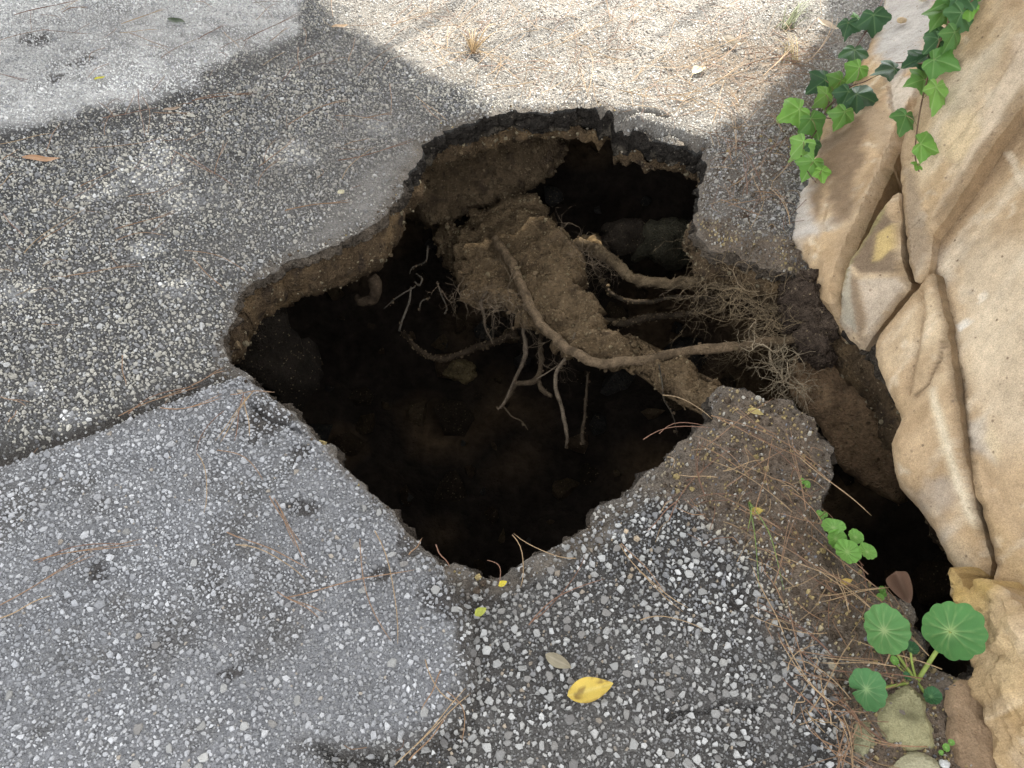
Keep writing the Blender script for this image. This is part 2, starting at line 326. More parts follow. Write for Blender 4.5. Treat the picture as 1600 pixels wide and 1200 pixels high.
def road_color(p, sdh, F):
    n1 = fbm(p, 0.25, 4, 11); n2 = fbm(p, 0.05, 3, 12)
    c = np.tile(np.array([0.058, 0.056, 0.053]), (len(p), 1)); g = np.full(len(p), 0.7)
    c = mix(c, (0.15, 0.145, 0.135), np.clip(0.2+0.7*n1+0.4*n2, 0, 1)*0.6)
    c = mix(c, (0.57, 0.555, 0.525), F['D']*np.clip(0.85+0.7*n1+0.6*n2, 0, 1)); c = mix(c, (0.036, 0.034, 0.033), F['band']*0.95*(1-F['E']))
    c = mix(c, (0.165, 0.154, 0.140), F['dust']*0.75)
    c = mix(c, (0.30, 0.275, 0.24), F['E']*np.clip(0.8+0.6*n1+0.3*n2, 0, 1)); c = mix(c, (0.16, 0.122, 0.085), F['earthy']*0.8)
    c = mix(c, (0.19, 0.189, 0.191), F['B']); c = mix(c, (0.085, 0.078, 0.07), F['B']*ss(n1+0.6*n2, 0.1, 0.6)*0.7)
    c = mix(c, (0.052, 0.047, 0.042), F['C']*(1-0.75*F['dust']))
    c = mix(c, (0.33, 0.325, 0.315), F['pale']*0.8*np.clip(0.65+1.4*fbm(p, 0.012, 2, 36), 0, 1)); c = mix(c, (0.05, 0.043, 0.037), F['dark']*0.8)
    c = mix(c, (0.060, 0.052, 0.044), np.clip(F['seam'], 0, 1)); c = mix(c, (0.06, 0.052, 0.043), np.clip(F['seamr'], 0, 1)*0.9)  # right seam: dirt, darkened further for the shadow of the raised patch edge
    c = mix(c, (0.20, 0.185, 0.165), F['lip']*0.85)
    c = mix(c, (0.135, 0.11, 0.085), F['G']*np.clip(0.75+0.6*n2, 0, 1))
    c = mix(c, (0.16, 0.12, 0.085), np.clip(F['F']*(0.95+0.3*n2), 0, 1)); c = mix(c, (0.14, 0.115, 0.088), F['rim']*0.85)
    for k, v in (('seam', .8), ('F', .75), ('rim', .8), ('lip', .55), ('dark', .6)): g = g*(1-np.clip(F[k], 0, 1)*v)
    return np.concatenate([np.clip(c, 0.02, 1), g[:, None]], 1)
def road_z(p, sdh, F):
    z = 0.008*fbm(p, 0.5, 3, 61)+0.004*fbm(p, 0.09, 3, 62)+0.0022*fbm(p, 0.022, 2, 63)
    z = z+0.024*F['B']-0.016*np.clip(F['seam'], 0, 1)-0.010*np.clip(F['seamr'], 0, 1)-0.004*F['dark']
    z = z+F['F']*(0.020*fbm(p, 0.07, 4, 64)+0.008*fbm(p, 0.018, 2, 65)) + F['rim']*0.010*fbm(p, 0.03, 3, 66)
    z = z-0.018*np.exp(-np.maximum(sdh, 0)/0.035)
    for k, l in enumerate(CRACKS):
        d = line_d(p+np.stack([fbm(p, 0.04, 3, 70+k), fbm(p, 0.04, 3, 90+k)], 1)*0.02, l)
        z = z-(0.035 if k < 3 else 0.014)*np.exp(-(d/(0.009 if k < 3 else 0.006))**2)
    sh = P2([(880,172),(940,168),(1010,190),(1060,203),(1100,214),(1120,260),(1050,240),(960,200),(880,180)])
    z = z-0.020*ss(poly_sd(p+fbm(p, 0.05, 3, 68)[:, None]*0.03, sh)[0], -0.03, 0.03)
    return z

# ------------------------------------------------------------------ ROAD
X0, X1, Y0, Y1 = -2.6, 2.1, -0.1, 3.6
gp, gq, gbe, gsd = grid_cut(X0, X1, Y0, Y1, SPX, hole=HPR)
gsd = np.maximum(gsd, 0)
GF = road_fields(gp, gsd)
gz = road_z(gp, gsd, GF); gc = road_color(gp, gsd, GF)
edge_fade = np.minimum.reduce([gp[:, 0]-X0, (gp[:, 0].max()-gp[:, 0]), gp[:, 1]-Y0, gp[:, 1].max()-gp[:, 1]])
gz = gz*ss(edge_fade, 0, 0.05)
gv = np.concatenate([gp, gz[:, None]], 1)
# outer ring of the same sheet, out to the horizon
xa, xb, ya, yb = gp[:, 0].min(), gp[:, 0].max(), gp[:, 1].min(), gp[:, 1].max()
ov = np.array([(xa,ya,0),(xb,ya,0),(xb,yb,0),(xa,yb,0),(-150,-150,0),(150,-150,0),(150,150,0),(-150,150,0)]); on = len(gv)
of = np.array([(4,5,1,0),(5,6,2,1),(6,7,3,2),(7,4,0,3)])+on
oc = np.tile(np.array([0.12, 0.116, 0.11, 0.9]), (8, 1))
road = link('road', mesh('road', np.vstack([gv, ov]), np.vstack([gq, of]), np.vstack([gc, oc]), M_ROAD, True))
tag(road, 'broken patched asphalt road surface with a hole caved in beside the sandstone', None, None, 'structure')

# broken rim: bitumen layer, then the earth under it, ring by ring from the road's own edge
bidx, binv = np.unique(gbe, return_inverse=True); be = binv.reshape(-1, 2); bp = gv[bidx]
eps = 0.01
HPs = HP
gx_ = poly_sd(bp[:, :2]+[eps, 0], HPs)[0]-poly_sd(bp[:, :2]-[eps, 0], HPs)[0]
gy_ = poly_sd(bp[:, :2]+[0, eps], HPs)[0]-poly_sd(bp[:, :2]-[0, eps], HPs)[0]
outd = -np.stack([gx_, gy_], 1); outd /= np.linalg.norm(outd, axis=1)[:, None]+1e-9
dk = ((bp[:, None, :2]-HP[None])**2).sum(2); wk = 1/(dk+1e-4)**2; wk /= wk.sum(1)[:, None]
TA = wk@HA[:, 2]; TA = np.where(TA > 0.06, 0.06+(TA-0.06)*0.55, TA); TE = np.maximum(wk@HA[:, 3], TA+0.012)
def ring(depth, off, amp, s, zamp=0.0, soft=False):
    q = np.concatenate([bp[:, :2], bp[:, 2:]-depth[:, None] if np.ndim(depth) else bp[:, 2:]-depth], 1)
    nn = 0.7*fbm(q*[1,1,1.6], 0.06, 3, s)+0.9*fbm(q, 0.016, 3, s+3)+0.5*vnoise(q/0.006, s+5)*0.5
    if soft: nn = 0.9*fbm(q*[1, 1, 0.7], 0.11, 4, s)+0.25*fbm(q, 0.02, 3, s+3)
    q[:, :2] += outd*(off+amp*nn)[:, None]; q[:, 2] += zamp*fbm(q, 0.04, 3, s+7); return q
def strip(rings):
    n = len(bp); V = np.vstack(rings); Fs = []
    for k in range(len(rings)-1):
        Fs.append(np.stack([be[:, 1]+k*n, be[:, 0]+k*n, be[:, 0]+(k+1)*n, be[:, 1]+(k+1)*n], 1))
    return V, np.vstack(Fs)
one = np.ones(len(bp))
r1 = [bp.copy()]
for t in np.linspace(0.05, 1, 18): r1.append(ring(TA*t, 0.004*one+0.006*t-0.012*math.sin(t*3.1), 0.021*min(1, 0.25+t*2), 101, 0.014))
r1.append(ring(TA*1.0+0.004, 0.03*one, 0.012, 105, 0.006))
V, Fq = strip(r1)
tt = np.repeat(np.arange(len(r1))/(len(r1)-1), len(bp)); cn = fbm(V, 0.03, 3, 110)
cband = mix(np.tile([0.028, 0.024, 0.020], (len(V), 1)), (0.10, 0.085, 0.065), ss(tt+0.7*cn, 0.7, 1.0)); cband = mix(cband, gc[gbe].mean((0, 1))[:3]*0+np.array([0.07, 0.068, 0.063]), ss(0.12-tt, 0, 0.1)*0.8)
# on the thin left and near lips the bitumen is dusted with earth
thin = np.tile(ss(0.065-TA, 0, 0.03), len(r1)); cband = mix(cband, (0.12, 0.095, 0.07), thin*np.clip(0.55+0.6*cn, 0, 1))
link('bitumen_layer', mesh('bitumen_layer', V, Fq, cband, M_BAND, True), road)
r2 = []; MAXO = np.full(len(bp), 1.0)
for k in np.linspace(0.5, 0.03, 40):
    hit = poly_sd(bp[:, :2]+outd*k, HP)[0] > -0.004; MAXO = np.where(hit, k, MAXO)
ED = TE-TA
for t in np.linspace(0, 1, 13):
    off = 0.012+0.012*np.sin(t*3.0)*0-0.018*np.sin(math.pi*min(1, t*1.3))*ss(ED, 0.03, 0.12)+0.10*ss(np.array([t]), 0.8, 1.0)[0]
    r2.append(ring(TA-0.012+(ED+0.012)*t+0.0, off*one+0.05*ss(-bp[:, 1], -1.45, -1.25)*(bp[:, 0] < 0.75), 0.040 if t < 0.85 else 0.05, 120, 0.012, True))
r2.append(ring(TE+0.015, np.minimum(0.22, MAXO*0.45), 0.03, 121, 0.02, True)); r2.append(ring(TE-0.01, np.minimum(0.40, MAXO*0.5), 0.03, 122, 0.02, True))
V, Fq = strip(r2)
ce = mix(np.tile([0.105, 0.072, 0.042], (len(V), 1)), (0.17, 0.115, 0.062), ss(fbm(V, 0.07, 3, 125), -0.1, 0.5)); ce = mix(ce, (0.05, 0.036, 0.025), ss(fbm(V, 0.03, 3, 126), 0.15, 0.5))
link('earth_layer', mesh('earth_layer', V, Fq, ce, M_SOIL, True), road)

# ------------------------------------------------------------------ chippings in the road
def chip_batch(x, y, z, r, asp, rot, hgt, tilt, rng, sides=6):
    N = len(x); a = np.arange(sides)*2*math.pi/sides; A = a[None]+rng.uniform(-0.38, 0.38, (N, sides)); rr = rng.uniform(0.72, 1.12, (N, sides))
    ux = np.cos(A)*rr; uy = np.sin(A)*rr*asp[:, None]; c, s_ = np.cos(rot)[:, None], np.sin(rot)[:, None]
    wx = (ux*c-uy*s_)*r[:, None]; wy = (ux*s_+uy*c)*r[:, None]
    tx, ty = tilt[:, 0:1], tilt[:, 1:2]
    bot = np.stack([x[:, None]+wx, y[:, None]+wy, np.broadcast_to(z[:, None]-0.003, wx.shape)], 2)
    mid = np.stack([x[:, None]+wx*0.97, y[:, None]+wy*0.97, z[:, None]+hgt[:, None]*0.55+wx*tx*0.7+wy*ty*0.7], 2)
    k = rng.uniform(0.62, 0.82, (N, sides)); top = np.stack([x[:, None]+wx*k, y[:, None]+wy*k, z[:, None]+hgt[:, None]*rng.uniform(.85, 1.15, (N, sides))+wx*tx+wy*ty], 2)
    V = np.concatenate([bot, mid, top], 1).reshape(-1, 3); base = np.arange(N)[:, None, None]*(3*sides)
    j = np.arange(sides); j2 = (j+1) % sides
    q1 = np.stack([j, j2, sides+j2, sides+j], 1); q2 = q1+sides
    quads = (np.concatenate([q1, q2])[None]+base).reshape(-1, 4)
    cap = np.array([[2*sides, 2*sides+1, 2*sides+2, 2*sides+3], [2*sides, 2*sides+3, 2*sides+4, 2*sides+5]]) if sides == 6 else None
    if False: cap = np.array([[2*sides, 2*sides+1, 2*sides+2, 2*sides+3], [2*sides, 2*sides+3, 2*sides+4, 2*sides+5]])
    quads = np.concatenate([quads, (cap[None]+base).reshape(-1, 4)])
    return V, quads
def chip_small(x, y, z, r, asp, rot, hgt, tilt, rng, sides=5):
    N = len(x); a = np.arange(sides)*2*math.pi/sides; A = a[None]+rng.uniform(-0.45, 0.45, (N, sides)); rr = rng.uniform(0.7, 1.2, (N, sides))
    ux = np.cos(A)*rr; uy = np.sin(A)*rr*asp[:, None]; c, s_ = np.cos(rot)[:, None], np.sin(rot)[:, None]; wx = (ux*c-uy*s_)*r[:, None]; wy = (ux*s_+uy*c)*r[:, None]
    bot = np.stack([x[:, None]+wx, y[:, None]+wy, np.broadcast_to(z[:, None]-0.0015, wx.shape)], 2); k = rng.uniform(0.6, 0.85, (N, sides))
    top = np.stack([x[:, None]+wx*k, y[:, None]+wy*k, z[:, None]+hgt[:, None]*rng.uniform(.8, 1.2, (N, sides))+wx*tilt[:, :1]+wy*tilt[:, 1:]], 2)
    V = np.concatenate([bot, top], 1).reshape(-1, 3); base = np.arange(N)[:, None, None]*(2*sides); j = np.arange(sides); j2 = (j+1) % sides
    q = np.stack([j, j2, sides+j2, sides+j], 1); t3 = np.array([[sides, sides+k_, sides+k_+1] for k_ in range(1, sides-1)])
    return V, (q[None]+base).reshape(-1, 4), (t3[None]+base).reshape(-1, 3)
def scatter_stones():
    rng = np.random.default_rng(5)
    N = 560000
    # more tries where the photograph is close: sample in the picture's footprint with a ground density
    x = rng.uniform(-2.5, 1.6, N); y = rng.uniform(-0.05, 3.5, N); p = np.stack([x, y], 1)
    # keep what the camera could see, plus a margin
    d = np.stack([x, y, np.full(N, -CAM_H)], 1); cy = d[:, 1]*CA+d[:, 2]*SA; cz = -(-d[:, 1]*SA+d[:, 2]*CA)
    u = 800+FPX*d[:, 0]/cz; v = 600-FPX*cy/cz
    m = (u > -420) & (u < 1800) & (v > -130) & (v < 1600); x, y, p, u, v = x[m], y[m], p[m], u[m], v[m]; cz = cz[m]
    sdh = np.maximum(-poly_sd(p, HPR[::3])[0], -1); ok = sdh > 0.003
    x, y, p, u, v, sdh, cz = x[ok], y[ok], p[ok], u[ok], v[ok], sdh[ok], cz[ok]
    F = road_fields(p, sdh)
    n = len(x); lg = rng.normal(0, 1, n)
    mean = 0.0046+0.0*x; mean = np.where(F['B'] > .5, 0.0045, mean); mean = np.where(F['C'] > .5, 0.0054, mean); mean = np.where(F['D'] > .5, 0.0040, mean); mean = np.where(F['E'] > .5, 0.0042, mean); mean = np.where(F['F'] > .5, 0.0034, mean)
    r = np.where(rng.uniform(0, 1, n) < 0.42, np.clip(mean*0.92*np.exp(0.32*lg), 0.003, 0.0100), rng.uniform(0.0019, 0.0036, n)); r = np.maximum(r, 0.0009*np.sqrt(x*x+y*y+CAM_H**2))
    dens = np.ones(n)*0.95
    dens *= 1-0.72*np.clip(F['F'], 0, 1); dens *= 1-0.45*F['rim']; dens *= 1-0.9*np.clip(F['seam'], 0, 1); dens *= 1-0.55*F['lip']*1.3; dens *= 1-0.7*F['band']*(1-F['E']); dens *= 1-0.45*F['dark']*(1-ss(r, 0.004, 0.006))
    dens *= 1-0.15*F['E']; dens *= 1-0.5*F['earthy']; dens *= 1-0.30*F['dust']; dens *= 1-0.25*F['D']; dens *= 1-0.6*F['G']*ss(fbm(p, 0.05, 3, 44), -0.2, 0.4)
    dens *= np.clip(0.85+0.5*fbm(p, 0.12, 3, 45), 0.25, 1)
    ok = rng.uniform(0, 1, n) < dens
    idx = np.nonzero(ok)[0]; idx = idx[np.argsort(-r[idx])]
    res = 0.0016; W = int(4.6/res); H = int(3.9/res); occ = np.zeros((H, W), bool); keep = []
    disk = {}
    for i in idx:
        k = max(1, int(r[i]*0.80/res))
        if k not in disk:
            a = np.arange(-k, k+1); disk[k] = (a[:, None]**2+a[None]**2) <= k*k+0.5
        cx = int((x[i]+2.7)/res); cy_ = int((y[i]+0.2)/res)
        sl = occ[cy_-k:cy_+k+1, cx-k:cx+k+1]
        if sl.shape != disk[k].shape or (sl & disk[k]).any(): continue
        sl |= disk[k]; keep.append(i)
    K = np.array(keep); p = p[K]; F = {a: b[K] for a, b in F.items()}; sdh = sdh[K]; r = r[K]
    z = road_z(p, sdh, F); n = len(K); m = rng.uniform(0, 1, n)
    cream = np.array([0.46, 0.435, 0.37]); grey = np.array([0.24, 0.24, 0.24]); white = np.array([0.55, 0.545, 0.52]); dark = np.array([0.09, 0.09, 0.095]); ochre = np.array([0.38, 0.29, 0.13]); blue = np.array([0.17, 0.178, 0.195])
    c = np.where((m < 0.5)[:, None], cream, np.where((m < 0.78)[:, None], grey, np.where((m < 0.9)[:, None], white, dark)))
    cB = np.where((m < 0.45)[:, None], np.array([0.38, 0.382, 0.388]), np.where((m < 0.72)[:, None], np.array([0.29, 0.292, 0.298]), np.where((m < 0.985)[:, None], np.array([0.50, 0.50, 0.50]), np.array([0.36, 0.31, 0.25]))))
    big = ss(r, 0.0030, 0.0046)[:, None]
    cC = np.where((m < 0.45)[:, None], white*big+grey*(1-big), np.where((m < 0.72)[:, None], np.array([0.36, 0.355, 0.33])*big+dark*1.6*(1-big), np.where((m < 0.93)[:, None], grey*0.9, np.array([0.33, 0.26, 0.18]))))
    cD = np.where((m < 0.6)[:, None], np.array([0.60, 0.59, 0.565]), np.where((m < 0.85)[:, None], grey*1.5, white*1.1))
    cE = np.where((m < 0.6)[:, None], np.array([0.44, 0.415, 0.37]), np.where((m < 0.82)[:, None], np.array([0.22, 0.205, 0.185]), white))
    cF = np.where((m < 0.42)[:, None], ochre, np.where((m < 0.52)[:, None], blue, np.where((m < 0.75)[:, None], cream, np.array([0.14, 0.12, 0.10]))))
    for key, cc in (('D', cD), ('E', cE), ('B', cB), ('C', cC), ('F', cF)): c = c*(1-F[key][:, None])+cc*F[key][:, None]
    c = c*rng.uniform(0.75, 1.2, (n, 1))*(1+0.5*F['pale']+0.55*fbm(p, 0.28, 4, 49)-0.35*F['band']*(1-F['E']))[:, None]
    mat = road_color(p, sdh, F)[:, :3]
    dust = np.clip(0.02+0.25*np.maximum(F['rim'], F['lip'])+0.3*np.clip(F['F'], 0, 1)*0.5+0.12*fbm(p, 0.06, 3, 47), 0, 0.7)[:, None]
    c = c*(1-dust)+mat*dust
    dc = np.array([0.20, 0.185, 0.165])*rng.uniform(0.75, 1.25, (n, 1)); kd = (np.clip(F['dust']*0.75, 0, 0.8)*(1-0.5*F['E'])*(1-F['F'])*(1-0.7*F['D']))[:, None]; c = c*(1-kd)+dc*kd
    asp = rng.uniform(0.6, 1.0, n); rot = rng.uniform(0, 6.28, n)
    hgt = r*rng.uniform(0.2, 0.75, n)+0.0006; hgt = hgt*(1+0.8*F['F'])*(1-0.25*F['B'])
    tilt = rng.normal(0, 0.2, (n, 2))
    # 300 that show largest are parts of their own
    dist = np.sqrt(p[:, 0]**2+p[:, 1]**2+CAM_H**2); show = r/dist; order = np.argsort(-show)
    return p, z, r, c, asp, rot, hgt, tilt, order
p_, z_, r_, c_, asp_, rot_, h_, t_, ord_ = scatter_stones()
rest = ord_[300:]
V, Q, T3 = chip_small(p_[rest, 0], p_[rest, 1], z_[rest], r_[rest], asp_[rest], rot_[rest], h_[rest], t_[rest], np.random.default_rng(8))
agg = link('aggregate', mesh('aggregate', V, [T3, Q], np.repeat(c_[rest], 10, 0), M_STONE, False), road); agg['kind'] = 'stuff'
big = ord_[:300]
# big stones: shared shapes, one of 24 colour/shape variants each
rng8 = np.random.default_rng(9); lum = c_[big].mean(1); bins = np.argsort(np.argsort(lum))*6//300
variants = {}
for b in range(6):
    mc = c_[big][bins == b].mean(0)
    for s in range(4):
        Vv, Qv = chip_batch(np.zeros(1), np.zeros(1), np.zeros(1), np.ones(1), np.array([0.85]), np.zeros(1), np.array([0.42]), rng8.normal(0, 0.12, (1, 2)), rng8)
        Vv[:6, 2] = -0.35
        variants[b, s] = mesh('stone', Vv, Qv, np.tile(mc*rng8.uniform(0.9, 1.1), (18, 1)), M_STONE, False)
for k, i in enumerate(big):
    o = link('stone', variants[bins[k], k % 4], road, (p_[i, 0], p_[i, 1], z_[i])); o.rotation_euler = (0, 0, rot_[i]); o.scale = (r_[i], r_[i]*asp_[i]/0.85, r_[i]*0.9)
print('stones', len(p_))

# ------------------------------------------------------------------ the cavern under the road
def cavern():
    v, f = ICO[5]; c = np.array([0.10, 1.45, -0.25]); v = v.copy()
    keep = v[:, 2] < 0.22
    q = v*np.array([1.75, 1.55, 1.15]); q[:, 2] = np.where(v[:, 2] > 0, v[:, 2]*1.1, q[:, 2])
    d = 1+0.20*fbm(q, 0.45, 4, 201)+0.10*np.abs(fbm(q, 0.2, 3, 202))+0.03*fbm(q, 0.05, 3, 203)
    q = q*d[:, None]+c; q[:, 2] = np.minimum(q[:, 2], -0.03)
    f = f[keep[f].all(1)][:, ::-1]
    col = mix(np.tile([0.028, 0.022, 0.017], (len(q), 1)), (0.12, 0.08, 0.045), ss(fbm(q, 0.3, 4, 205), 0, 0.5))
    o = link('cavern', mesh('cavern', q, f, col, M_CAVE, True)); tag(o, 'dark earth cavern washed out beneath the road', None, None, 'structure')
cavern()
def rubble():
    o = bpy.data.objects['cavern']; v = np.empty(len(o.data.vertices)*3, np.float32); o.data.vertices.foreach_get('co', v); v = v.reshape(-1, 3); rng = np.random.default_rng(64); idx = rng.choice(np.nonzero((v[:, 2] < -0.45))[0], 420); mb = MB(); v0, f0 = ICO[1]
    for k, i in enumerate(idx):
        r = rng.choice([.02, .035, .05, .08, .12], p=[.35, .3, .2, .1, .05]); q = v0*np.array([r, r*rng.uniform(.6, 1), r*rng.uniform(.5, .9)]); q = q*rng.uniform(.55, 1.35, (len(v0), 1))@np.array(Matrix.Rotation(rng.uniform(0, 6), 3, Vector(rng.normal(size=3))))
        mb.add(q+v[i]*0.985+np.array([0.10, 1.45, -.25])*0.015, f0, None, np.array([(.075, .052, .032), (.05, .037, .025), (.11, .078, .046), (.06, .055, .048)][rng.integers(4)])*rng.uniform(.6, 1.2))
    r_ = link('rubble', mb.mesh('rubble', M_SOIL, False)); tag(r_, 'fallen clods and rubble on the dark cavern floor', None, None, 'stuff')
rubble()

# ------------------------------------------------------------------ thick masses traced on a plane in space
def cleave(g, poly, s):
    """flat cleavage faces: the lower envelope of a handful of tilted planes, as broken stone has"""
    rng = np.random.default_rng(s); c0 = poly.mean(0); K = 16; cen = poly[rng.integers(len(poly), size=K)]*0.7+c0*0.3; cen = c0+(cen-c0)*rng.uniform(0.15, 1.0, (K, 1)); h = np.full(len(g), 1e9)
    gw = g+np.stack([fbm(g, 0.06, 3, s+41), fbm(g, 0.06, 3, s+42)], 1)*0.008
    for c in cen:
        d = c-c0; t = -2*0.15*d+rng.normal(0, 0.065, 2); h = np.minimum(h, -0.15*(d@d)+(gw-c)@t+rng.normal(0, 0.004))
    h = h-np.percentile(h, 45); return h*min(1, 0.011/(h.std()+1e-9))
def slab(name, poly_px, q0, nrm, mat, colf, parent=None, sp=0.008, edge=0.03, edge_drop=None, back=0.15, lump=((0.15, 0.012), (0.04, 0.004)), jag=0.006, hfun=None, s=0, smooth=True, taper=0.0, center=None):
    nrm = np.asarray(nrm, float); nrm /= np.linalg.norm(nrm); q0 = np.asarray(q0, float)
    d = rays(poly_px); t = ((q0-CAMP)@nrm)/(d@nrm); pts = CAMP+d*t[:, None]
    ref = np.array([0, 0, 1.0]) if abs(nrm[2]) < 0.9 else np.array([0, 1.0, 0])
    uu = np.cross(ref, nrm); uu /= np.linalg.norm(uu); vv = np.cross(nrm, uu)
    to2 = lambda w_: np.stack([(w_-q0)@uu, (w_-q0)@vv], 1)
    poly = rough(to2(pts), sp, jag, s)
    lo, hi = poly.min(0)-sp, poly.max(0)+sp
    g, q, b, sd = grid_cut(lo[0], hi[0], lo[1], hi[1], sp, polys_in=poly)
    sd = np.maximum(sd, 0); bv = np.unique(b); sd[bv] = 0
    e = np.clip(sd/edge, 0, 1); ed = edge if edge_drop is None else edge_drop
    h = -ed*((1-e) if mat is M_ROCK else (1-np.sqrt(np.clip(1-(1-e)**2, 0, 1))))
    w3 = q0+g[:, :1]*uu+g[:, 1:]*vv
    for k, (sz, am) in enumerate(lump): h = h+am*fbm(w3, sz, 4, s+10*k+1)
    if mat is M_ROCK: ww = w3+np.stack([fbm(w3, 0.05, 3, s+k) for k in range(3)], 1)*0.02; h = h+(cleave(g, poly, s) if back != 0.6 else 0)+0.0015*facets(ww, 0.06, s+20)+0.0012*fbm(w3, 0.008, 2, s+3)
    if hfun is not None: h = h+hfun(g, lambda pl: to2(CAMP+rays(pl)*(((q0-CAMP)@nrm)/(rays(pl)@nrm))[:, None]))
    w3 = w3+h[:, None]*nrm
    col = colf(w3, g, lambda pl: to2(CAMP+rays(pl)*(((q0-CAMP)@nrm)/(rays(pl)@nrm))[:, None]), sd)
    V = [w3]; C = [col]; F = [q]; n = len(w3); bi, binv_ = np.unique(b, return_inverse=True); bb = binv_.reshape(-1, 2); prev = bi
    cen = w3[bi].mean(0)
    for k, dd in enumerate(np.array([0.15, 0.4, 0.7, 1.0])*back):
        ringp = w3[bi]-nrm*dd; ringp = ringp+(cen-ringp)*taper*((k+1)/4); 
        for kk, (sz, am) in enumerate(lump): ringp = ringp+nrm*0+np.stack([fbm(ringp, sz, 3, s+31), fbm(ringp, sz, 3, s+32), fbm(ringp, sz, 3, s+33)], 1)*am
        V.append(ringp); C.append(col[bi]); cur = n+np.arange(len(bi)); n += len(bi)
        F.append(np.stack([prev[bb[:, 1]], prev[bb[:, 0]], cur[bb[:, 0]], cur[bb[:, 1]]], 1)); prev = cur
    org = w3.mean(0); V = np.vstack(V)
    me = mesh(name, V, np.vstack(F), np.vstack(C), mat, smooth)
    if mat is M_ROCK: me.set_sharp_from_angle(angle=R(17))
    return link(name, me, parent)
def soilc(base, lite, dark, s=0):
    def f(w3, g, tr, sd):
        c = np.tile(np.asarray(base, float), (len(w3), 1)); c = mix(c, lite, ss(fbm(w3, 0.08, 3, s), 0.0, 0.5)*0.8); return mix(c, dark, ss(fbm(w3, 0.035, 3, s+5), 0.15, 0.5)*0.8)
    return f

def facets(w3, size, s):
    q = w3/size; i0 = np.floor(q).astype(np.int64); bd = np.full(len(q), 1e9); h = np.zeros(len(q))
    for a in (-1, 0, 1):
        for b in (-1, 0, 1):
            for c in (-1, 0, 1):
                i = i0+[a, b, c]; jt = np.stack([_h(i[:, 0], i[:, 1], i[:, 2], s+k) for k in range(3)], 1)*0.45+0.5; dv = q-(i+jt); d2 = (dv*dv).sum(1)
                tl = np.stack([_h(i[:, 0], i[:, 1], i[:, 2], s+5+k) for k in range(3)], 1); hh = (dv*tl).sum(1)+0.3*_h(i[:, 0], i[:, 1], i[:, 2], s+9); m = d2 < bd; bd = np.where(m, d2, bd); h = np.where(m, hh, h)
    return h
# soil ridge left standing across the hole
a, b, c3 = P(790, 322, -0.34), P(1115, 605, -0.075), P(720, 440, -0.33)
nr = np.cross(b-a, c3-a); nr = nr*np.sign(nr[2])
SPUR = [(700,385),(712,362),(738,345),(765,330),(800,318),(838,326),(868,345),(893,358),(908,380),(912,420),(928,468),(944,498),(985,518),(1040,552),(1090,566),(1128,592),(1122,640),(1085,628),(1042,602),(1010,578),(960,562),(905,548),(862,524),(825,505),(800,482),(778,466),(755,455),(722,450),(702,425),(716,395)]
o = slab('soil_ridge', SPUR, a, nr, M_SOIL, soilc((0.15, 0.104, 0.058), (0.20, 0.14, 0.08), (0.085, 0.058, 0.034), 300), sp=0.006, edge=0.025, edge_drop=0.03, back=0.13, lump=((0.14, 0.045), (0.045, 0.024), (0.014, 0.010)), jag=0.045, s=301, taper=0.75)
tag(o, 'tan ridge of crumbly soil left standing across the hole', None, None, 'structure')
o = slab('soil_ridge', [(672,380),(700,352),(742,330),(792,306),(835,296),(862,318),(850,352),(800,372),(760,410),(728,452),(706,448),(690,420)], P(760, 370, -0.42), (-0.1, -0.75, 0.62), M_SOIL, soilc((0.15, 0.105, 0.06), (0.20, 0.14, 0.08), (0.07, 0.05, 0.03), 310), sp=0.007, edge=0.03, back=0.2, lump=((0.14, 0.05), (0.045, 0.024), (0.014, 0.010)), jag=0.04, s=311, taper=0.4)
tag(o, 'dim brown shoulder joining the soil ridge to the back wall of the hole', None, None, 'structure')
# earth wall behind, below the black bitumen band
q0 = P(760, 290, -0.32); q0 = np.array([q0[0], 2.36, 0]); d = rays([(760, 290)])[0]; q0 = CAMP+d*(2.36/d[1])
o = slab('earth_wall', [(640,285),(650,240),(690,222),(770,205),(870,205),(905,225),(890,255),(855,280),(838,302),(800,312),(765,328),(722,352),(690,364),(660,352),(645,330)], q0, (0.25, -0.85, 0.35), M_SOIL, soilc((0.12, 0.085, 0.05), (0.17, 0.12, 0.07), (0.06, 0.042, 0.028), 320), sp=0.008, edge=0.06, back=0.25, lump=((0.14, 0.08), (0.05, 0.035), (0.014, 0.008)), jag=0.03, s=321)
tag(o, 'brown earth wall under the far bitumen lip of the hole', None, None, 'structure')
# brown soil face against the foot of the rock
d = rays([(1330, 640)])[0]; q0 = CAMP+d*2.02
o = slab('clay_bank', [(1228,625),(1222,580),(1246,548),(1290,560),(1322,520),(1365,545),(1400,640),(1420,720),(1410,800),(1365,775),(1320,745),(1300,720),(1290,690),(1265,660)], q0, (-0.55, -0.62, 0.56), M_SOIL, soilc((0.27, 0.175, 0.10), (0.33, 0.22, 0.125), (0.15, 0.10, 0.06), 340), sp=0.008, edge=0.04, back=0.3, lump=((0.2, 0.03), (0.05, 0.010), (0.012, 0.004)), jag=0.01, s=341)
tag(o, 'smooth reddish clay bank between the dirt spit and the rock foot', None, None, 'structure')
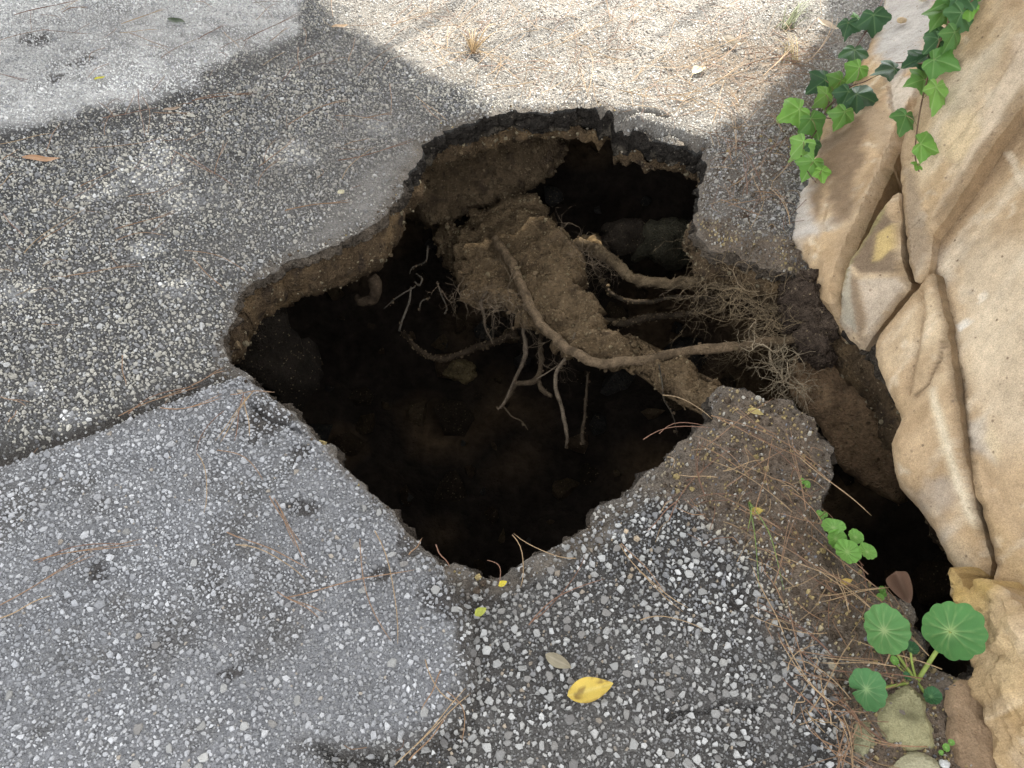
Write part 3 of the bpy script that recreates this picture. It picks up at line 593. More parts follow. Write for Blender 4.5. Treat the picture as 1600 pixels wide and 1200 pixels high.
# crumbly clods hanging under the rock corner
def lump_mesh(name, cen, rad, seed, col, mat, sub=4, amp=(0.25, 0.12), sizes=(0.6, 0.2)):
    v, f = ICO[sub]; rad = np.asarray(rad, float); q = v*rad; m_ = rad.mean()
    k = 1+amp[0]*fbm(q+seed, m_*sizes[0], 3, seed)+(0.22*facets(q+seed, m_*1.1, seed) if name == 'cavern_rock' else 0)+amp[1]*fbm(q+seed, m_*sizes[1], 3, seed+3); q = q*k[:, None]
    c = mix(np.tile(np.asarray(col[0], float), (len(q), 1)), col[1], ss(fbm(q+seed, m_*0.5, 3, seed+8), 0, 0.5))
    return mesh(name, q, f, c, mat, True)
def lump(name, cen, rad, seed, col, mat, parent=None, **kw): return link(name, lump_mesh(name, cen, rad, seed, col, mat, **kw), parent, cen)
clod = empty('soil_clod', P(1262, 500, -0.06)); tag(clod, 'dark crumbly soil clod clinging under the left corner of the rock', 'soil clod')
for k, (x, y, z, r) in enumerate([(1255,468,-.03,.05),(1275,500,-.05,.05),(1250,495,-.07,.045),(1268,535,-.09,.045),(1282,555,-.12,.035),(1262,448,-.02,.035),(1290,470,-.02,.04),(1240,455,-.06,.04)]):
    o = lump('clump', tuple(P(x, y, z)-np.array(clod.location)), (r, r*.9, r*1.1), 400+k, ((0.085, 0.062, 0.045), (0.055, 0.04, 0.03)), M_SOIL, clod, sub=4, amp=(0.45, 0.4), sizes=(0.7, 0.2))
# dim rocks in the cavern
for k, (x, y, z, rx, ry, rz, colr, lab) in enumerate([(1045,380,-.55,.12,.08,.09,(0.10,.09,.06),'olive rock jutting from the dark cavern wall below the bitumen'),(985,372,-.55,.12,.07,.06,(.07,.055,.04),'dim brown rock beside the olive rock in the cavern'),
      (645,0,0,0,0,0,0,0),(720,580,-.75,.05,.04,.04,(.16,.12,.06),'small yellowish stone lodged deep in the dark hole'),(425,560,-.42,.11,.10,.20,(.03,.024,.018),'dark rock under the left tip of the hole')]):
    if not rx: continue
    o = lump('cavern_rock', P(x, y, z), (rx, ry, rz), 430+k, (colr, tuple(c*0.6 for c in colr)), M_SOIL, amp=(0.5, 0.15), sizes=(0.9, 0.25)); tag(o, lab, 'rock')

# ------------------------------------------------------------------ SANDSTONE
rock = empty('sandstone_outcrop', (0.95, 1.2, 0)); tag(rock, 'pale tan sandstone outcrop of cracked leaning slabs at the roadside', 'rock')
TAN = np.array([0.43, 0.305, 0.18]); PALEC = np.array([0.54, 0.42, 0.275]); DKT = np.array([0.22, 0.155, 0.095]); GREY = np.array([0.42, 0.37, 0.31]); OCH = np.array([0.38, 0.245, 0.105])
def rockc(s, marks=(), base=TAN, lines=()):
    """marks: (poly px, colour, softness m, strength)"""
    def f(w3, g, tr, sd):
        c = np.tile(base, (len(w3), 1)); c = mix(c, PALEC, ss(fbm(w3, 0.22, 4, s), -0.1, 0.5)*0.75); c = mix(c, (0.40, 0.27, 0.14), ss(fbm(w3*[1, .6, .8], 0.13, 5, s+4), 0.05, 0.5)*0.65); c = mix(c, (0.30, 0.20, 0.11), ss(fbm(w3, 0.05, 4, s+9), 0.3, 0.6)*0.5)
        c = mix(c, (0.62, 0.53, 0.40), ss(fbm(w3, 0.035, 3, s+6), 0.35, 0.6)*0.45)
        u = tr([(1600, 140), (1440, 350)]); e = u[1]-u[0]; e /= np.linalg.norm(e); q = np.stack([g@np.array([-e[1], e[0]])+0.03*fbm(g, 0.2, 3, s+13), (g@e)*0.14], 1)
        c = mix(c, (0.33, 0.225, 0.125), ss(fbm(q, 0.05, 4, s+14), 0.05, 0.45)*0.65); c = mix(c, (0.61, 0.50, 0.36), ss(fbm(q, 0.035, 4, s+15), 0.12, 0.45)*0.6)
        c = mix(c, (0.38, 0.345, 0.30), ss(fbm(w3, 0.16, 4, s+16), 0.2, 0.5)*0.45)
        for k, (pl, cc, soft, st) in enumerate(marks):
            gg = g+np.stack([fbm(g, 0.07, 4, s+20+k), fbm(g, 0.07, 4, s+60+k)], 1)*soft*1.6
            c = mix(c, cc, ss(poly_sd(gg, tr(pl))[0], -soft, soft)*st)
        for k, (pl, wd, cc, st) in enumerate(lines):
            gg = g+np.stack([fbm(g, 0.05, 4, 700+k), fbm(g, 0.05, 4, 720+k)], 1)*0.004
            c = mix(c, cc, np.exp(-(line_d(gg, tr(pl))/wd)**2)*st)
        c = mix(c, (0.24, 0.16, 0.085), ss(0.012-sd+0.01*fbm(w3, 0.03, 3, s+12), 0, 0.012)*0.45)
        return c
    return f
def ledges(g, tr, a_, b_, period, amp, s):
    u = tr([a_, b_]); e = u[1]-u[0]; e /= np.linalg.norm(e); nn = np.array([-e[1], e[0]]); c = g@nn; al = g@e
    q = np.stack([c, al*0.35], 1); st = c/period+0.9*fbm(q, period*1.6, 4, s); f = st-np.floor(st); k = np.floor(st)
    on = ss(fbm(np.stack([k*3.7, al*5.0], 1), 1.0, 2, s+5), -0.05, 0.35)
    return amp*on*(np.where(f < 0.95, f/0.95, (1-f)/0.05)-0.5)
def crackf(*cr, led=None, rnd=None):
    def f(g, tr):
        h = 0 if led is None else sum(ledges(g, tr, *l) for l in led)
        if rnd is not None: e_ = np.clip(line_d(g, tr(rnd[0]))/rnd[1], 0, 1); h = h-rnd[2]*(1-np.sqrt(np.clip(1-(1-e_)**2, 0, 1)))
        for k, (pl, dep, wid) in enumerate(cr):
            gg = g+np.stack([fbm(g, 0.05, 4, 700+k), fbm(g, 0.05, 4, 720+k)], 1)*0.008
            h = h-dep*np.exp(-(line_d(gg, tr(pl))/wid)**2)
        return h
    return f
A0 = P(1300, 470, 0.0); B0 = P(1500, 930, 0.0); RN = np.cross(B0-A0, np.array([0.5, 0, 0.86])); RN = RN/np.linalg.norm(RN); RN = RN*(-np.sign(RN[0]))
def off(o): return A0+RN*o
RM = inv = None
def rslab(poly, o, tilt, cols, **kw):
    n = RN+np.asarray(tilt, float); d = rays([np.mean(poly, 0)])[0]; q0 = CAMP+d*(((off(o)-CAMP)@RN)/(d@RN))
    return slab('rock_slab', poly, q0, n, M_ROCK, cols, rock, **kw)
# local transform: slabs are written in world coordinates, so the outcrop's origin is subtracted through the parent inverse
# left slab between the road and the crevice
A1 = P(1212, 385, 0.0); B1 = P(1332, 60, 0.0); N1 = np.cross(B1-A1, np.array([0.83, -0.1, 0.56])); N1 = N1/np.linalg.norm(N1); N1 = N1*(-np.sign(N1[0]))
S1 = slab('rock_slab', [(1385,-80),(1378,0),(1350,80),(1325,140),(1285,190),(1266,235),(1250,285),(1214,320),(1200,342),(1218,368),(1250,384),(1260,402),(1266,432),(1282,443),(1295,436),(1312,398),(1333,355),(1362,302),(1384,262),(1396,232),(1440,150),(1490,40),(1525,-80)], A1, N1, M_ROCK,
    rockc(500, (([(1300,195),(1368,178),(1352,235),(1322,335),(1292,345),(1302,275),(1284,310),(1262,345),(1262,270)], (0.17, 0.115, 0.07), 0.02, 0.85), ([(1345,160),(1400,190),(1385,240),(1350,200)], (0.34, 0.25, 0.16), 0.015, 0.7), ([(1330,310),(1390,260),(1325,400),(1295,440),(1290,400)], (0.40, 0.29, 0.18), 0.03, 0.5), ([(1260,270),(1270,360),(1200,365),(1190,320),(1230,290)], (0.47, 0.43, 0.38), 0.02, 0.85),
     ([(1375,-60),(1480,-60),(1450,80),(1395,130),(1370,90)], (0.40, 0.385, 0.36), 0.03, 0.85), ([(1395,120),(1440,130),(1405,200),(1390,170)], (0.50, 0.44, 0.36), 0.01, 0.8), ([(1405,225),(1380,300),(1325,405),(1300,445),(1290,440),(1375,270)], (0.10, 0.09, 0.045), 0.012, 0.8))),
    rock, sp=0.006, edge=0.025, back=0.25, lump=((0.35, 0.006), (0.09, 0.002), (0.02, 0.0015)), jag=0.008, s=501, hfun=crackf(([(1392,140),(1396,170),(1404,185),(1420,170)], 0.012, 0.006), led=(((1400,230),(1300,440),0.09,0.005,79),)))
# backing body of the outcrop, deep in the crevices, running on out of frame
BODY = [(1500,-200),(1440,100),(1392,262),(1345,370),(1312,440),(1318,500),(1350,560),(1400,660),(1402,760),(1460,860),(1496,960),(1518,1050),(1550,1120),(1590,1200),(1640,1320),(2100,1320),(2300,300),(2100,-300)]
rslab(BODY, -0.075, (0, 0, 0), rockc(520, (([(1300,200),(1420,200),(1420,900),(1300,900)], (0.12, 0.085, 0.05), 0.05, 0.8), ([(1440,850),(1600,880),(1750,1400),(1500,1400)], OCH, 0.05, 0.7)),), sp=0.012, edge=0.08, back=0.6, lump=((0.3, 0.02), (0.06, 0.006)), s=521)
# narrow wedge by the crevice
rslab([(1400,238),(1400,275),(1405,330),(1404,400),(1416,438),(1425,445),(1395,478),(1362,520),(1341,548),(1330,535),(1308,505),(1304,478),(1316,442),(1333,404),(1360,354),(1391,300)], 0.014, (0.10, -0.25, 0), rockc(540, (([(1375,312),(1396,352),(1398,425),(1345,428),(1332,405),(1345,360)], (0.17, 0.12, 0.078), 0.006, 0.9), ([(1372,368),(1398,352),(1394,385),(1378,405),(1366,408)], (0.52, 0.38, 0.16), 0.006, 0.85),
     ([(1312,400),(1334,400),(1338,520),(1310,500)], (0.34, 0.31, 0.24), 0.006, 0.8), ([(1396,240),(1380,330),(1310,450),(1300,440),(1370,300)], (0.30, 0.28, 0.10), 0.008, 0.7), ([(1342,438),(1400,432),(1412,444),(1380,485),(1348,545),(1352,490)], (0.50, 0.41, 0.31), 0.006, 0.85), ([(1334,430),(1346,436),(1350,500),(1342,545),(1336,500)], (0.22, 0.155, 0.10), 0.005, 0.85))),
     sp=0.007, edge=0.010, back=0.2, lump=((0.25, 0.004), (0.04, 0.0015), (0.015, 0.0012)), jag=0.006, s=541, hfun=crackf(([(1335,405),(1337,450),(1338,520)], -0.010, 0.018), ([(1350,440),(1375,460),(1372,480)], 0.004, 0.004), led=(((1400,340),(1395,440),0.05,0.010,81),)))
# upper slab: long band running up out of the frame, overhanging the big face
rslab([(1530,-120),(1505,0),(1455,100),(1418,190),(1402,240),(1400,300),(1402,400),(1412,436),(1432,418),(1447,360),(1460,342),(1500,290),(1550,225),(1600,160),(1700,20),(1800,-120)], 0.032, (0.05, -0.05, 0.05), rockc(560, (([(1500,110),(1590,40),(1500,200),(1470,230),(1440,290),(1420,260)], (0.60, 0.50, 0.36), 0.02, 0.5), ([(1470,190),(1520,170),(1540,210),(1500,250),(1465,240)], (0.56, 0.43, 0.26), 0.012, 0.8),
     ([(1590,60),(1620,60),(1560,200),(1490,290),(1450,330),(1520,230)], (0.58, 0.46, 0.33), 0.012, 0.75), ([(1402,250),(1432,300),(1442,380),(1412,432),(1404,380)], (0.27, 0.205, 0.14), 0.012, 0.75), ([(1440,120),(1470,130),(1420,260),(1405,240)], (0.36, 0.26, 0.16), 0.02, 0.7), ([(1450,335),(1600,130),(1605,175),(1458,350)], (0.24, 0.165, 0.095), 0.008, 0.75))),
     sp=0.006, edge=0.007, back=0.2, lump=((0.4, 0.003), (0.05, 0.0015), (0.015, 0.0012)), jag=0.006, s=561, hfun=crackf(([(1395,335),(1400,390),(1405,430)], 0.01, 0.005), ([(1600,60),(1540,160),(1480,230)], 0.005, 0.006), led=(((1600,140),(1440,350),0.10,0.006,71),)))
# lower bulge with the silhouette over the gap
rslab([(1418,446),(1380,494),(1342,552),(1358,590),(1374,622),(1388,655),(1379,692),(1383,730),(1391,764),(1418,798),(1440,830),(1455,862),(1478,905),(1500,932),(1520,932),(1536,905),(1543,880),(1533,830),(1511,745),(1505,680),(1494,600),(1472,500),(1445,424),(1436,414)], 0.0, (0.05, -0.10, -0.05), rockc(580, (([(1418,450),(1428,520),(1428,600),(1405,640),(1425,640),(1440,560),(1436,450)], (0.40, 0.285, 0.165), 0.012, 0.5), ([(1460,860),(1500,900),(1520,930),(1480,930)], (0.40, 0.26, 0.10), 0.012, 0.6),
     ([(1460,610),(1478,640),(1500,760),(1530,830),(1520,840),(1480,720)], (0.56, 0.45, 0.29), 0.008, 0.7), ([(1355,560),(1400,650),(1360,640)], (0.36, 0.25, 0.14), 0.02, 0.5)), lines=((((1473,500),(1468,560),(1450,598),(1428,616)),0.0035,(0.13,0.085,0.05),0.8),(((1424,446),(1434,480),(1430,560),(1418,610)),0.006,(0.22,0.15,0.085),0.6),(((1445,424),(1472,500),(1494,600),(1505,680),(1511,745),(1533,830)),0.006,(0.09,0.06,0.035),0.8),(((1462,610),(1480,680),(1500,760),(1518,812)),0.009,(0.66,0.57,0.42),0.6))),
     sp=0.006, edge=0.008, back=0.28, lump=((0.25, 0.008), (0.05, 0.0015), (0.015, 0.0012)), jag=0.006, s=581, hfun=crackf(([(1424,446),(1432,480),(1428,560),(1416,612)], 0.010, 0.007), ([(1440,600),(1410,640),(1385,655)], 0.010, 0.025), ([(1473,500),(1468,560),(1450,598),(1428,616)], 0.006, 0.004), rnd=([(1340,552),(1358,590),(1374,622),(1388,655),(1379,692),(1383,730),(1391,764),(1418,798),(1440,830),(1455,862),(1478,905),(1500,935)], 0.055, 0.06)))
# the big face on the right
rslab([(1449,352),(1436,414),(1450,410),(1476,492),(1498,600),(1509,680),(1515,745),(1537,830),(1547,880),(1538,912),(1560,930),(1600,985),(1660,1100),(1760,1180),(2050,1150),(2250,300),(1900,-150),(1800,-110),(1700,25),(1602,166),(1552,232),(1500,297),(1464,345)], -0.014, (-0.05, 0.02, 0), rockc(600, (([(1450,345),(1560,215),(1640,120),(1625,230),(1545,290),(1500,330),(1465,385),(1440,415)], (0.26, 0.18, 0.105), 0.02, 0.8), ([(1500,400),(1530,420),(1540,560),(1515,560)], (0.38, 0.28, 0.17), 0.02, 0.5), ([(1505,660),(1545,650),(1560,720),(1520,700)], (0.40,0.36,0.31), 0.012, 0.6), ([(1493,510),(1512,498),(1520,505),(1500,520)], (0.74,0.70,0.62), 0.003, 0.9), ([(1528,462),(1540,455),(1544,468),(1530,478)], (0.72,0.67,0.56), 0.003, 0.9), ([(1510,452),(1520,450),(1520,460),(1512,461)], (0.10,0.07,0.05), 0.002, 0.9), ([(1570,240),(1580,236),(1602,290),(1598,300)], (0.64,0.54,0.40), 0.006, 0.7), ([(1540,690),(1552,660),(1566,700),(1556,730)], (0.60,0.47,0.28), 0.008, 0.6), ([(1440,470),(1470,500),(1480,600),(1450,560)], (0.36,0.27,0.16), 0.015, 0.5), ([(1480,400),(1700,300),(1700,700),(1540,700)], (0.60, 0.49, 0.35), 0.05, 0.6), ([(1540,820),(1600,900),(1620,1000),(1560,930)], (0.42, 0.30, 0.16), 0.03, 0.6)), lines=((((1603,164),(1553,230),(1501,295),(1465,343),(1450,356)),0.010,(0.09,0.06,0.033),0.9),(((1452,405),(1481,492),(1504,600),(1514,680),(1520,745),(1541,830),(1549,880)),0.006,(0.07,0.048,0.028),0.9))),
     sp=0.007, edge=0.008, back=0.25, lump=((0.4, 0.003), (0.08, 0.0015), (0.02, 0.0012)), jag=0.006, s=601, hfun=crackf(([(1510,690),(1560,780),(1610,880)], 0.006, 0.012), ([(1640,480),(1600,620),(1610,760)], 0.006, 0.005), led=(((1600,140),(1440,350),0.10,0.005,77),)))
# ochre foot of the outcrop
AF = P(1508, 1050, 0.0); BF = P(1580, 1215, 0.0); NF = np.cross(BF-AF, np.array([0.32, 0, 0.95])); NF = NF/np.linalg.norm(NF); NF = NF*(-np.sign(NF[0]))
slab('rock_slab', [(1448,862),(1466,912),(1484,962),(1508,1050),(1526,1095),(1552,1160),(1574,1210),(1612,1330),(2000,1330),(2000,1150),(1760,1180),(1660,1090),(1600,975),(1560,920),(1535,905),(1500,915),(1478,890)], AF-np.array([0,0,0.0]), NF, M_ROCK, rockc(620, (([(1450,850),(1560,900),(1520,1000),(1480,960)], (0.46, 0.31, 0.09), 0.02, 0.7), ([(1510,940),(1600,960),(1640,1100),(1560,1080)], (0.48, 0.35, 0.19), 0.04, 0.7), ([(1510,1000),(1560,1080),(1590,1200),(1540,1120)], (0.30, 0.21, 0.11), 0.02, 0.7)), base=np.array([0.31, 0.205, 0.095])),
     rock, sp=0.006, edge=0.015, back=0.4, lump=((0.14, 0.022), (0.04, 0.018), (0.014, 0.008)), jag=0.02, s=621)
for ch in rock.children:
    ch.matrix_parent_inverse = rock.matrix_world.inverted() if False else Matrix.Translation(-rock.location)

# ------------------------------------------------------------------ ROOTS
def rootpts(lst): return [P(x, y, z) for x, y, z, *_ in lst]
def root(name, lst, label, col=(0.20, 0.155, 0.105), lump_=0.16, thin=1.0, branches=(), n=7, sides=9, s=0, group=None, wob=0.15):
    mb = MB()
    for pl in (lst, *branches):
        pts = catmull(rootpts(pl), n); rp = np.interp(np.linspace(0, 1, len(pts)), np.linspace(0, 1, len(pl)), [q[3] for q in pl])
        rad = np.array([r_*pxm(q) for r_, q in zip(rp, pts)])*(0.72 if name == 'hanging_root' else 0.92); rad = rad*(1+0.22*fbm(pts, 0.03, 3, s+6)); pts = pts+np.stack([fbm(pts, 0.03, 2, s+k) for k in range(3)], 1)*rad[:, None]*wob*4
        v, c3_, f4 = tube_arrays(pts, rad, sides, lump_, s)
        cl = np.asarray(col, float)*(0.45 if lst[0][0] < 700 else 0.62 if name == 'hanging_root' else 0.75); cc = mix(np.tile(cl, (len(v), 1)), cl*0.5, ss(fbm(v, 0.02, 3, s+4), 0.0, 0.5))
        mb.add(v, c3_, f4, cc)
    o = link(name, mb.mesh(name, M_ROOT, True)); return tag(o, label, 'root', group)
root('tree_root', [(772,372,-.33,7),(790,398,-.31,8),(808,432,-.28,8),(822,465,-.25,8.5),(842,502,-.22,8.5),(872,532,-.19,8.5),(905,556,-.165,8.5),(945,567,-.145,8.5),(1000,562,-.13,8.5),(1060,552,-.12,8.5),(1120,543,-.11,8.5),(1180,538,-.10,8),(1245,528,-.09,8.5),(1275,522,-.09,8)], 'long pale root curving over the soil ridge to the rock', (0.21, 0.15, 0.092), s=800, lump_=0.14)
root('tree_root', [(905,378,-.34,10),(935,395,-.32,11),(962,412,-.30,9.5),(985,432,-.29,10),(1025,442,-.28,9),(1080,442,-.27,8.5),(1145,446,-.26,8),(1210,440,-.24,8)], 'soil coated root reaching right from the ridge above the tangle', (0.22, 0.16, 0.095), lump_=0.28, s=810)
root('tree_root', [(925,410,-.45,4),(945,445,-.44,4),(965,465,-.43,4),(1010,472,-.42,4),(1050,464,-.40,3),(1110,466,-.38,2.5),(1180,460,-.36,2)], 'thin dark root sagging below the soil coated root', (0.13, 0.10, 0.07), s=815)
root('tree_root', [(935,502,-.42,5),(980,504,-.42,6),(1020,496,-.42,6.5),(1070,490,-.40,5),(1120,480,-.38,4)], 'short dark root lying low behind the soil ridge', (0.10, 0.075, 0.05), lump_=0.3, s=820)
root('hanging_root', [(826,462,-.27,3),(824,492,-.29,4),(818,520,-.30,4.5),(822,548,-.31,5.5),(812,578,-.32,4),(800,602,-.33,3.5),(788,628,-.34,2.5),(778,640,-.35,1.5)], 'knobbly thin root hanging left of the forked root', (0.22, 0.17, 0.12), lump_=0.3, s=825, n=5)
root('hanging_root', [(846,520,-.34,5),(845,555,-.36,5.5),(842,588,-.37,6.5),(825,598,-.37,6),(806,602,-.38,6),(795,618,-.38,5),(785,636,-.39,3)], 'forked thick root hanging under the soil ridge', (0.19, 0.14, 0.09), lump_=0.3, s=830, branches=([(840,592,-.37,5),(848,608,-.38,6),(862,620,-.37,4.5)], [(786,634,-.39,2),(800,650,-.40,1.6),(815,658,-.40,1.5),(825,672,-.41,.8)]), n=5)
root('hanging_root', [(893,540,-.18,4),(888,555,-.20,4),(872,576,-.22,4),(868,600,-.23,4),(876,630,-.25,4),(882,660,-.27,4),(887,684,-.29,4),(884,698,-.30,2)], 'pale wavy root hanging down from the long root', (0.25, 0.195, 0.135), lump_=0.25, s=835, branches=([(889,556,-.20,1.4),(866,575,-.23,1.4),(838,592,-.26,1.2)], [(898,520,-.17,2.5),(893,540,-.18,3)]), n=5)
root('hanging_root', [(919,582,-.36,3),(917,610,-.38,3),(914,645,-.40,3),(910,680,-.43,4),(913,694,-.44,4)], 'dim straight root hanging to the right of the wavy root', (0.12, 0.09, 0.06), lump_=0.3, s=840, n=5)
root('hanging_root', [(1030,570,-.10,1.8),(1035,600,-.12,1.8),(1038,625,-.14,1.6),(1052,650,-.18,1.5),(1058,680,-.24,1.2)], 'fine bent rootlet hanging before the right edge of the hole', (0.13, 0.11, 0.08), lump_=0.1, s=845, n=5)
root('hanging_root', [(762,455,-.30,3),(752,472,-.31,4),(756,492,-.33,3),(757,508,-.35,3),(765,525,-.38,2),(772,538,-.4,1.5)], 'small kinked root under the left lobe of the ridge', (0.17, 0.13, 0.09), lump_=0.3, s=850, n=5)
root('hanging_root', [(770,462,-.34,3.5),(771,500,-.38,3.5),(770,530,-.42,3)], 'dim upright root next to the small kinked root', (0.09, 0.07, 0.05), s=852, n=5)
root('tree_root', [(630,520,-.55,4),(660,552,-.56,4.5),(690,561,-.56,5),(730,550,-.54,5.5),(770,536,-.52,6),(805,520,-.5,6.5)], 'dim root curving through the dark left of the ridge', (0.14, 0.10, 0.065), lump_=0.25, s=855, n=5)
root('hanging_root', [(668,385,-.28,2),(665,408,-.30,2),(645,418,-.31,1.6),(640,428,-.31,1)], 'curly fine rootlet high in the dark by the left lip', (0.2, 0.17, 0.13), s=860, n=5, branches=([(650,428,-.3,2),(660,436,-.3,2),(655,446,-.31,2),(648,440,-.31,1.6)], [(648,448,-.32,1.6),(620,465,-.33,1.6),(600,482,-.35,1.2)], [(642,448,-.32,2),(640,470,-.34,2.5),(630,495,-.36,2.5),(624,517,-.38,2.5)]))
root('hanging_root', [(683,440,-.32,1.3),(690,462,-.34,1.5),(698,480,-.35,1.5),(694,491,-.36,1.5)], 'tiny hooked rootlet in the dark left of the ridge', (0.2, 0.17, 0.13), s=865, n=5, branches=([(672,465,-.34,1.5),(658,472,-.34,1.5),(655,486,-.35,1)],))
root('root_stub', [(580,430,-.21,10),(588,450,-.23,11),(585,466,-.25,10),(565,470,-.26,7),(558,462,-.26,4)], 'hooked broken root stub below the left lip', (0.12, 0.085, 0.055), lump_=0.25, s=870)
root('root_stub', [(912,372,-.36,9),(925,380,-.35,13),(935,392,-.34,10)], 'knobbly stub where the soil coated root leaves the ridge', (0.24, 0.165, 0.085), lump_=0.3, s=872)
# fine root tangle by the rock
def tangle(center_list, label, seed, n, zr, r0=1.3, col=(0.20, 0.15, 0.095), single=False):
    rg = random.Random(seed); mb = MB()
    def grow(p, d, L, r, depth, mb):
        pts = [p.copy()]; k = max(3, int(L/0.012))
        for i in range(k):
            d = d+np.array([rg.gauss(0, .42), rg.gauss(0, .3), rg.gauss(-0.02, .36)]); d /= np.linalg.norm(d); p = p+d*L/k; pts.append(p.copy())
            if depth < 3 and rg.random() < 0.42: grow(p, d+np.array([rg.gauss(0, .8), rg.gauss(0, .6), rg.gauss(0, .8)]), L*rg.uniform(.35, .65), r*0.68, depth+1, mb)
        v, c3_, f4 = tube_arrays(np.array(pts), np.linspace(r, r*0.45, len(pts)), 4, 0.15, seed); mb.add(v, c3_, f4, np.asarray(col)*rg.uniform(.6, 1.3))
    for i in range(n):
        x, y, tx, ty = rg.choice(center_list); z0 = rg.uniform(*zr); p = P(x+rg.gauss(0, 10), y+rg.gauss(0, 8), z0); q = P(tx+rg.gauss(0, 24), ty+rg.gauss(0, 18), z0+rg.uniform(-.05, .03)); q = p+(q-p)*0.85
        grow(p, (q-p)/np.linalg.norm(q-p), np.linalg.norm(q-p), r0*0.75*pxm(p)*rg.uniform(.6, 1.3), 0, mb)
        if single: o = link('hair_root', mb.mesh('hair_root', M_ROOT, False)); tag(o, label, 'roots', 'hair roots dangling in the hole'); mb = MB()
    if single: return
    o = link('root_tangle', mb.mesh('root_tangle', M_ROOT, False)); tag(o, label, 'roots')
tangle([(1130,395,1120,440),(1170,410,1130,470),(1200,420,1140,500),(1220,450,1110,500),(1235,470,1100,480),(1235,480,1090,520),(1180,440,1130,520),(1240,470,1160,520)], 'dense brown tangle of fine roots above the long root', 31, 10, (-.16, -.05))
tangle([(1235,535,1150,590),(1215,545,1140,600),(1238,545,1190,600),(1225,570,1180,600)], 'pale wiry fine roots below the long root by the dirt spit', 37, 8, (-.12, -.06), r0=1.6, col=(0.30, 0.24, 0.16))
tangle([(920,400,940,450),(1010,440,1010,490),(1030,442,1040,470),(1080,445,1075,500),(860,520,850,590),(780,460,765,530),(735,450,730,500),(985,520,990,560),(1060,552,1062,600),(700,440,690,500)], 'wispy brown hair root dangling from the soil ridge or a long root', 43, 20, (-.26, -.18), r0=0.7, col=(0.16, 0.12, 0.08), single=True)
tangle([(1120,400,1060,430),(1180,430,1080,520),(1230,500,1060,540),(1235,520,1090,560),(1200,560,1110,590)], 'thin wispy hair roots reaching left out of the tangle', 47, 8, (-.14, -.06), r0=0.8, col=(0.22, 0.165, 0.10))
# earth under the right lip, behind the tangle
d = rays([(1190, 460)])[0]; q0 = CAMP+d*((-0.16-CAM_H)/d[2])
o = slab('lip_earth', [(1100,370),(1160,392),(1240,425),(1290,450),(1285,520),(1250,520),(1215,500),(1190,470),(1160,440),(1125,410),(1105,395)], q0, (-0.35, -0.75, 0.5), M_SOIL, soilc((0.20, 0.14, 0.08), (0.29, 0.205, 0.105), (0.10, 0.07, 0.042), 350), sp=0.007, edge=0.04, back=0.22, lump=((0.1, 0.03), (0.03, 0.014), (0.012, 0.006)), jag=0.015, s=351, taper=0.2)
tag(o, 'brown rooty earth under the right lip of the hole', None, None, 'structure')

# ------------------------------------------------------------------ loose stones at the rock foot
STN = [([(1380,1085),(1400,1072),(1425,1070),(1448,1090),(1470,1130),(1462,1165),(1420,1168),(1385,1150),(1376,1115)], 0.012, (0.24, 0.22, 0.12), 'large flat mossy stone under the round leaved plant'),
       ([(1345,1120),(1362,1110),(1370,1150),(1360,1188),(1340,1190),(1338,1150)], 0.010, (0.23, 0.22, 0.13), 'narrow greenish stone slab left of the mossy stone'),
       ([(1385,1215),(1400,1186),(1430,1178),(1470,1190),(1480,1240),(1400,1250)], 0.010, (0.27, 0.25, 0.16), 'pale mossy stone at the bottom edge below the plant'),
       ([(1474,1075),(1500,1056),(1560,1062),(1600,1130),(1620,1180),(1640,1240),(1500,1250),(1488,1180),(1482,1120)], 0.008, (0.24, 0.165, 0.10), 'brown earth covered slab lying against the ochre rock foot')]
for k, (pl, zz, cc, lab) in enumerate(STN):
    cen = P(*np.mean(pl, 0), zz)
    o = slab('flat_stone', pl, cen, (random.uniform(-.12, .12), random.uniform(-.12, .05), 1), M_ROCK, soilc(cc, tuple(c*1.3 for c in cc), tuple(c*0.65 for c in cc), 360+k), sp=0.005, edge=0.010, edge_drop=0.012, back=0.05, lump=((0.08, 0.012), (0.02, 0.004)), jag=0.012, s=361+k*7); tag(o, lab, 'stone')
for k, (x, y, r, cc, lab) in enumerate([(1412,40,.016,(.55,.42,.26),'small tan stone lying on the grey rock top'),(1445,6,.018,(.6,.55,.42),'cream pebble by the ivy at the top of the rock'),(1475,1194,.009,(.50,.50,.47),'white chip on the brown slab at the bottom edge'),(533,300,.010,(.5,.45,.3),'pale pebble alone on the dusty lip by the hole')]):
    z = 0.01 if k > 1 else 0.2
    pos = P(x, y, z)
    if k < 2: dd = rays([(x, y)])[0]; pos = CAMP+dd*(((A1-CAMP)@N1)/(dd@N1))+N1*0.02
    o = lump('pebble', pos, (r, r*.75, r*.6), 450+k, (cc, tuple(c*0.8 for c in cc)), M_STONE, sub=2, amp=(0.5, 0.15)); tag(o, lab, 'stone')

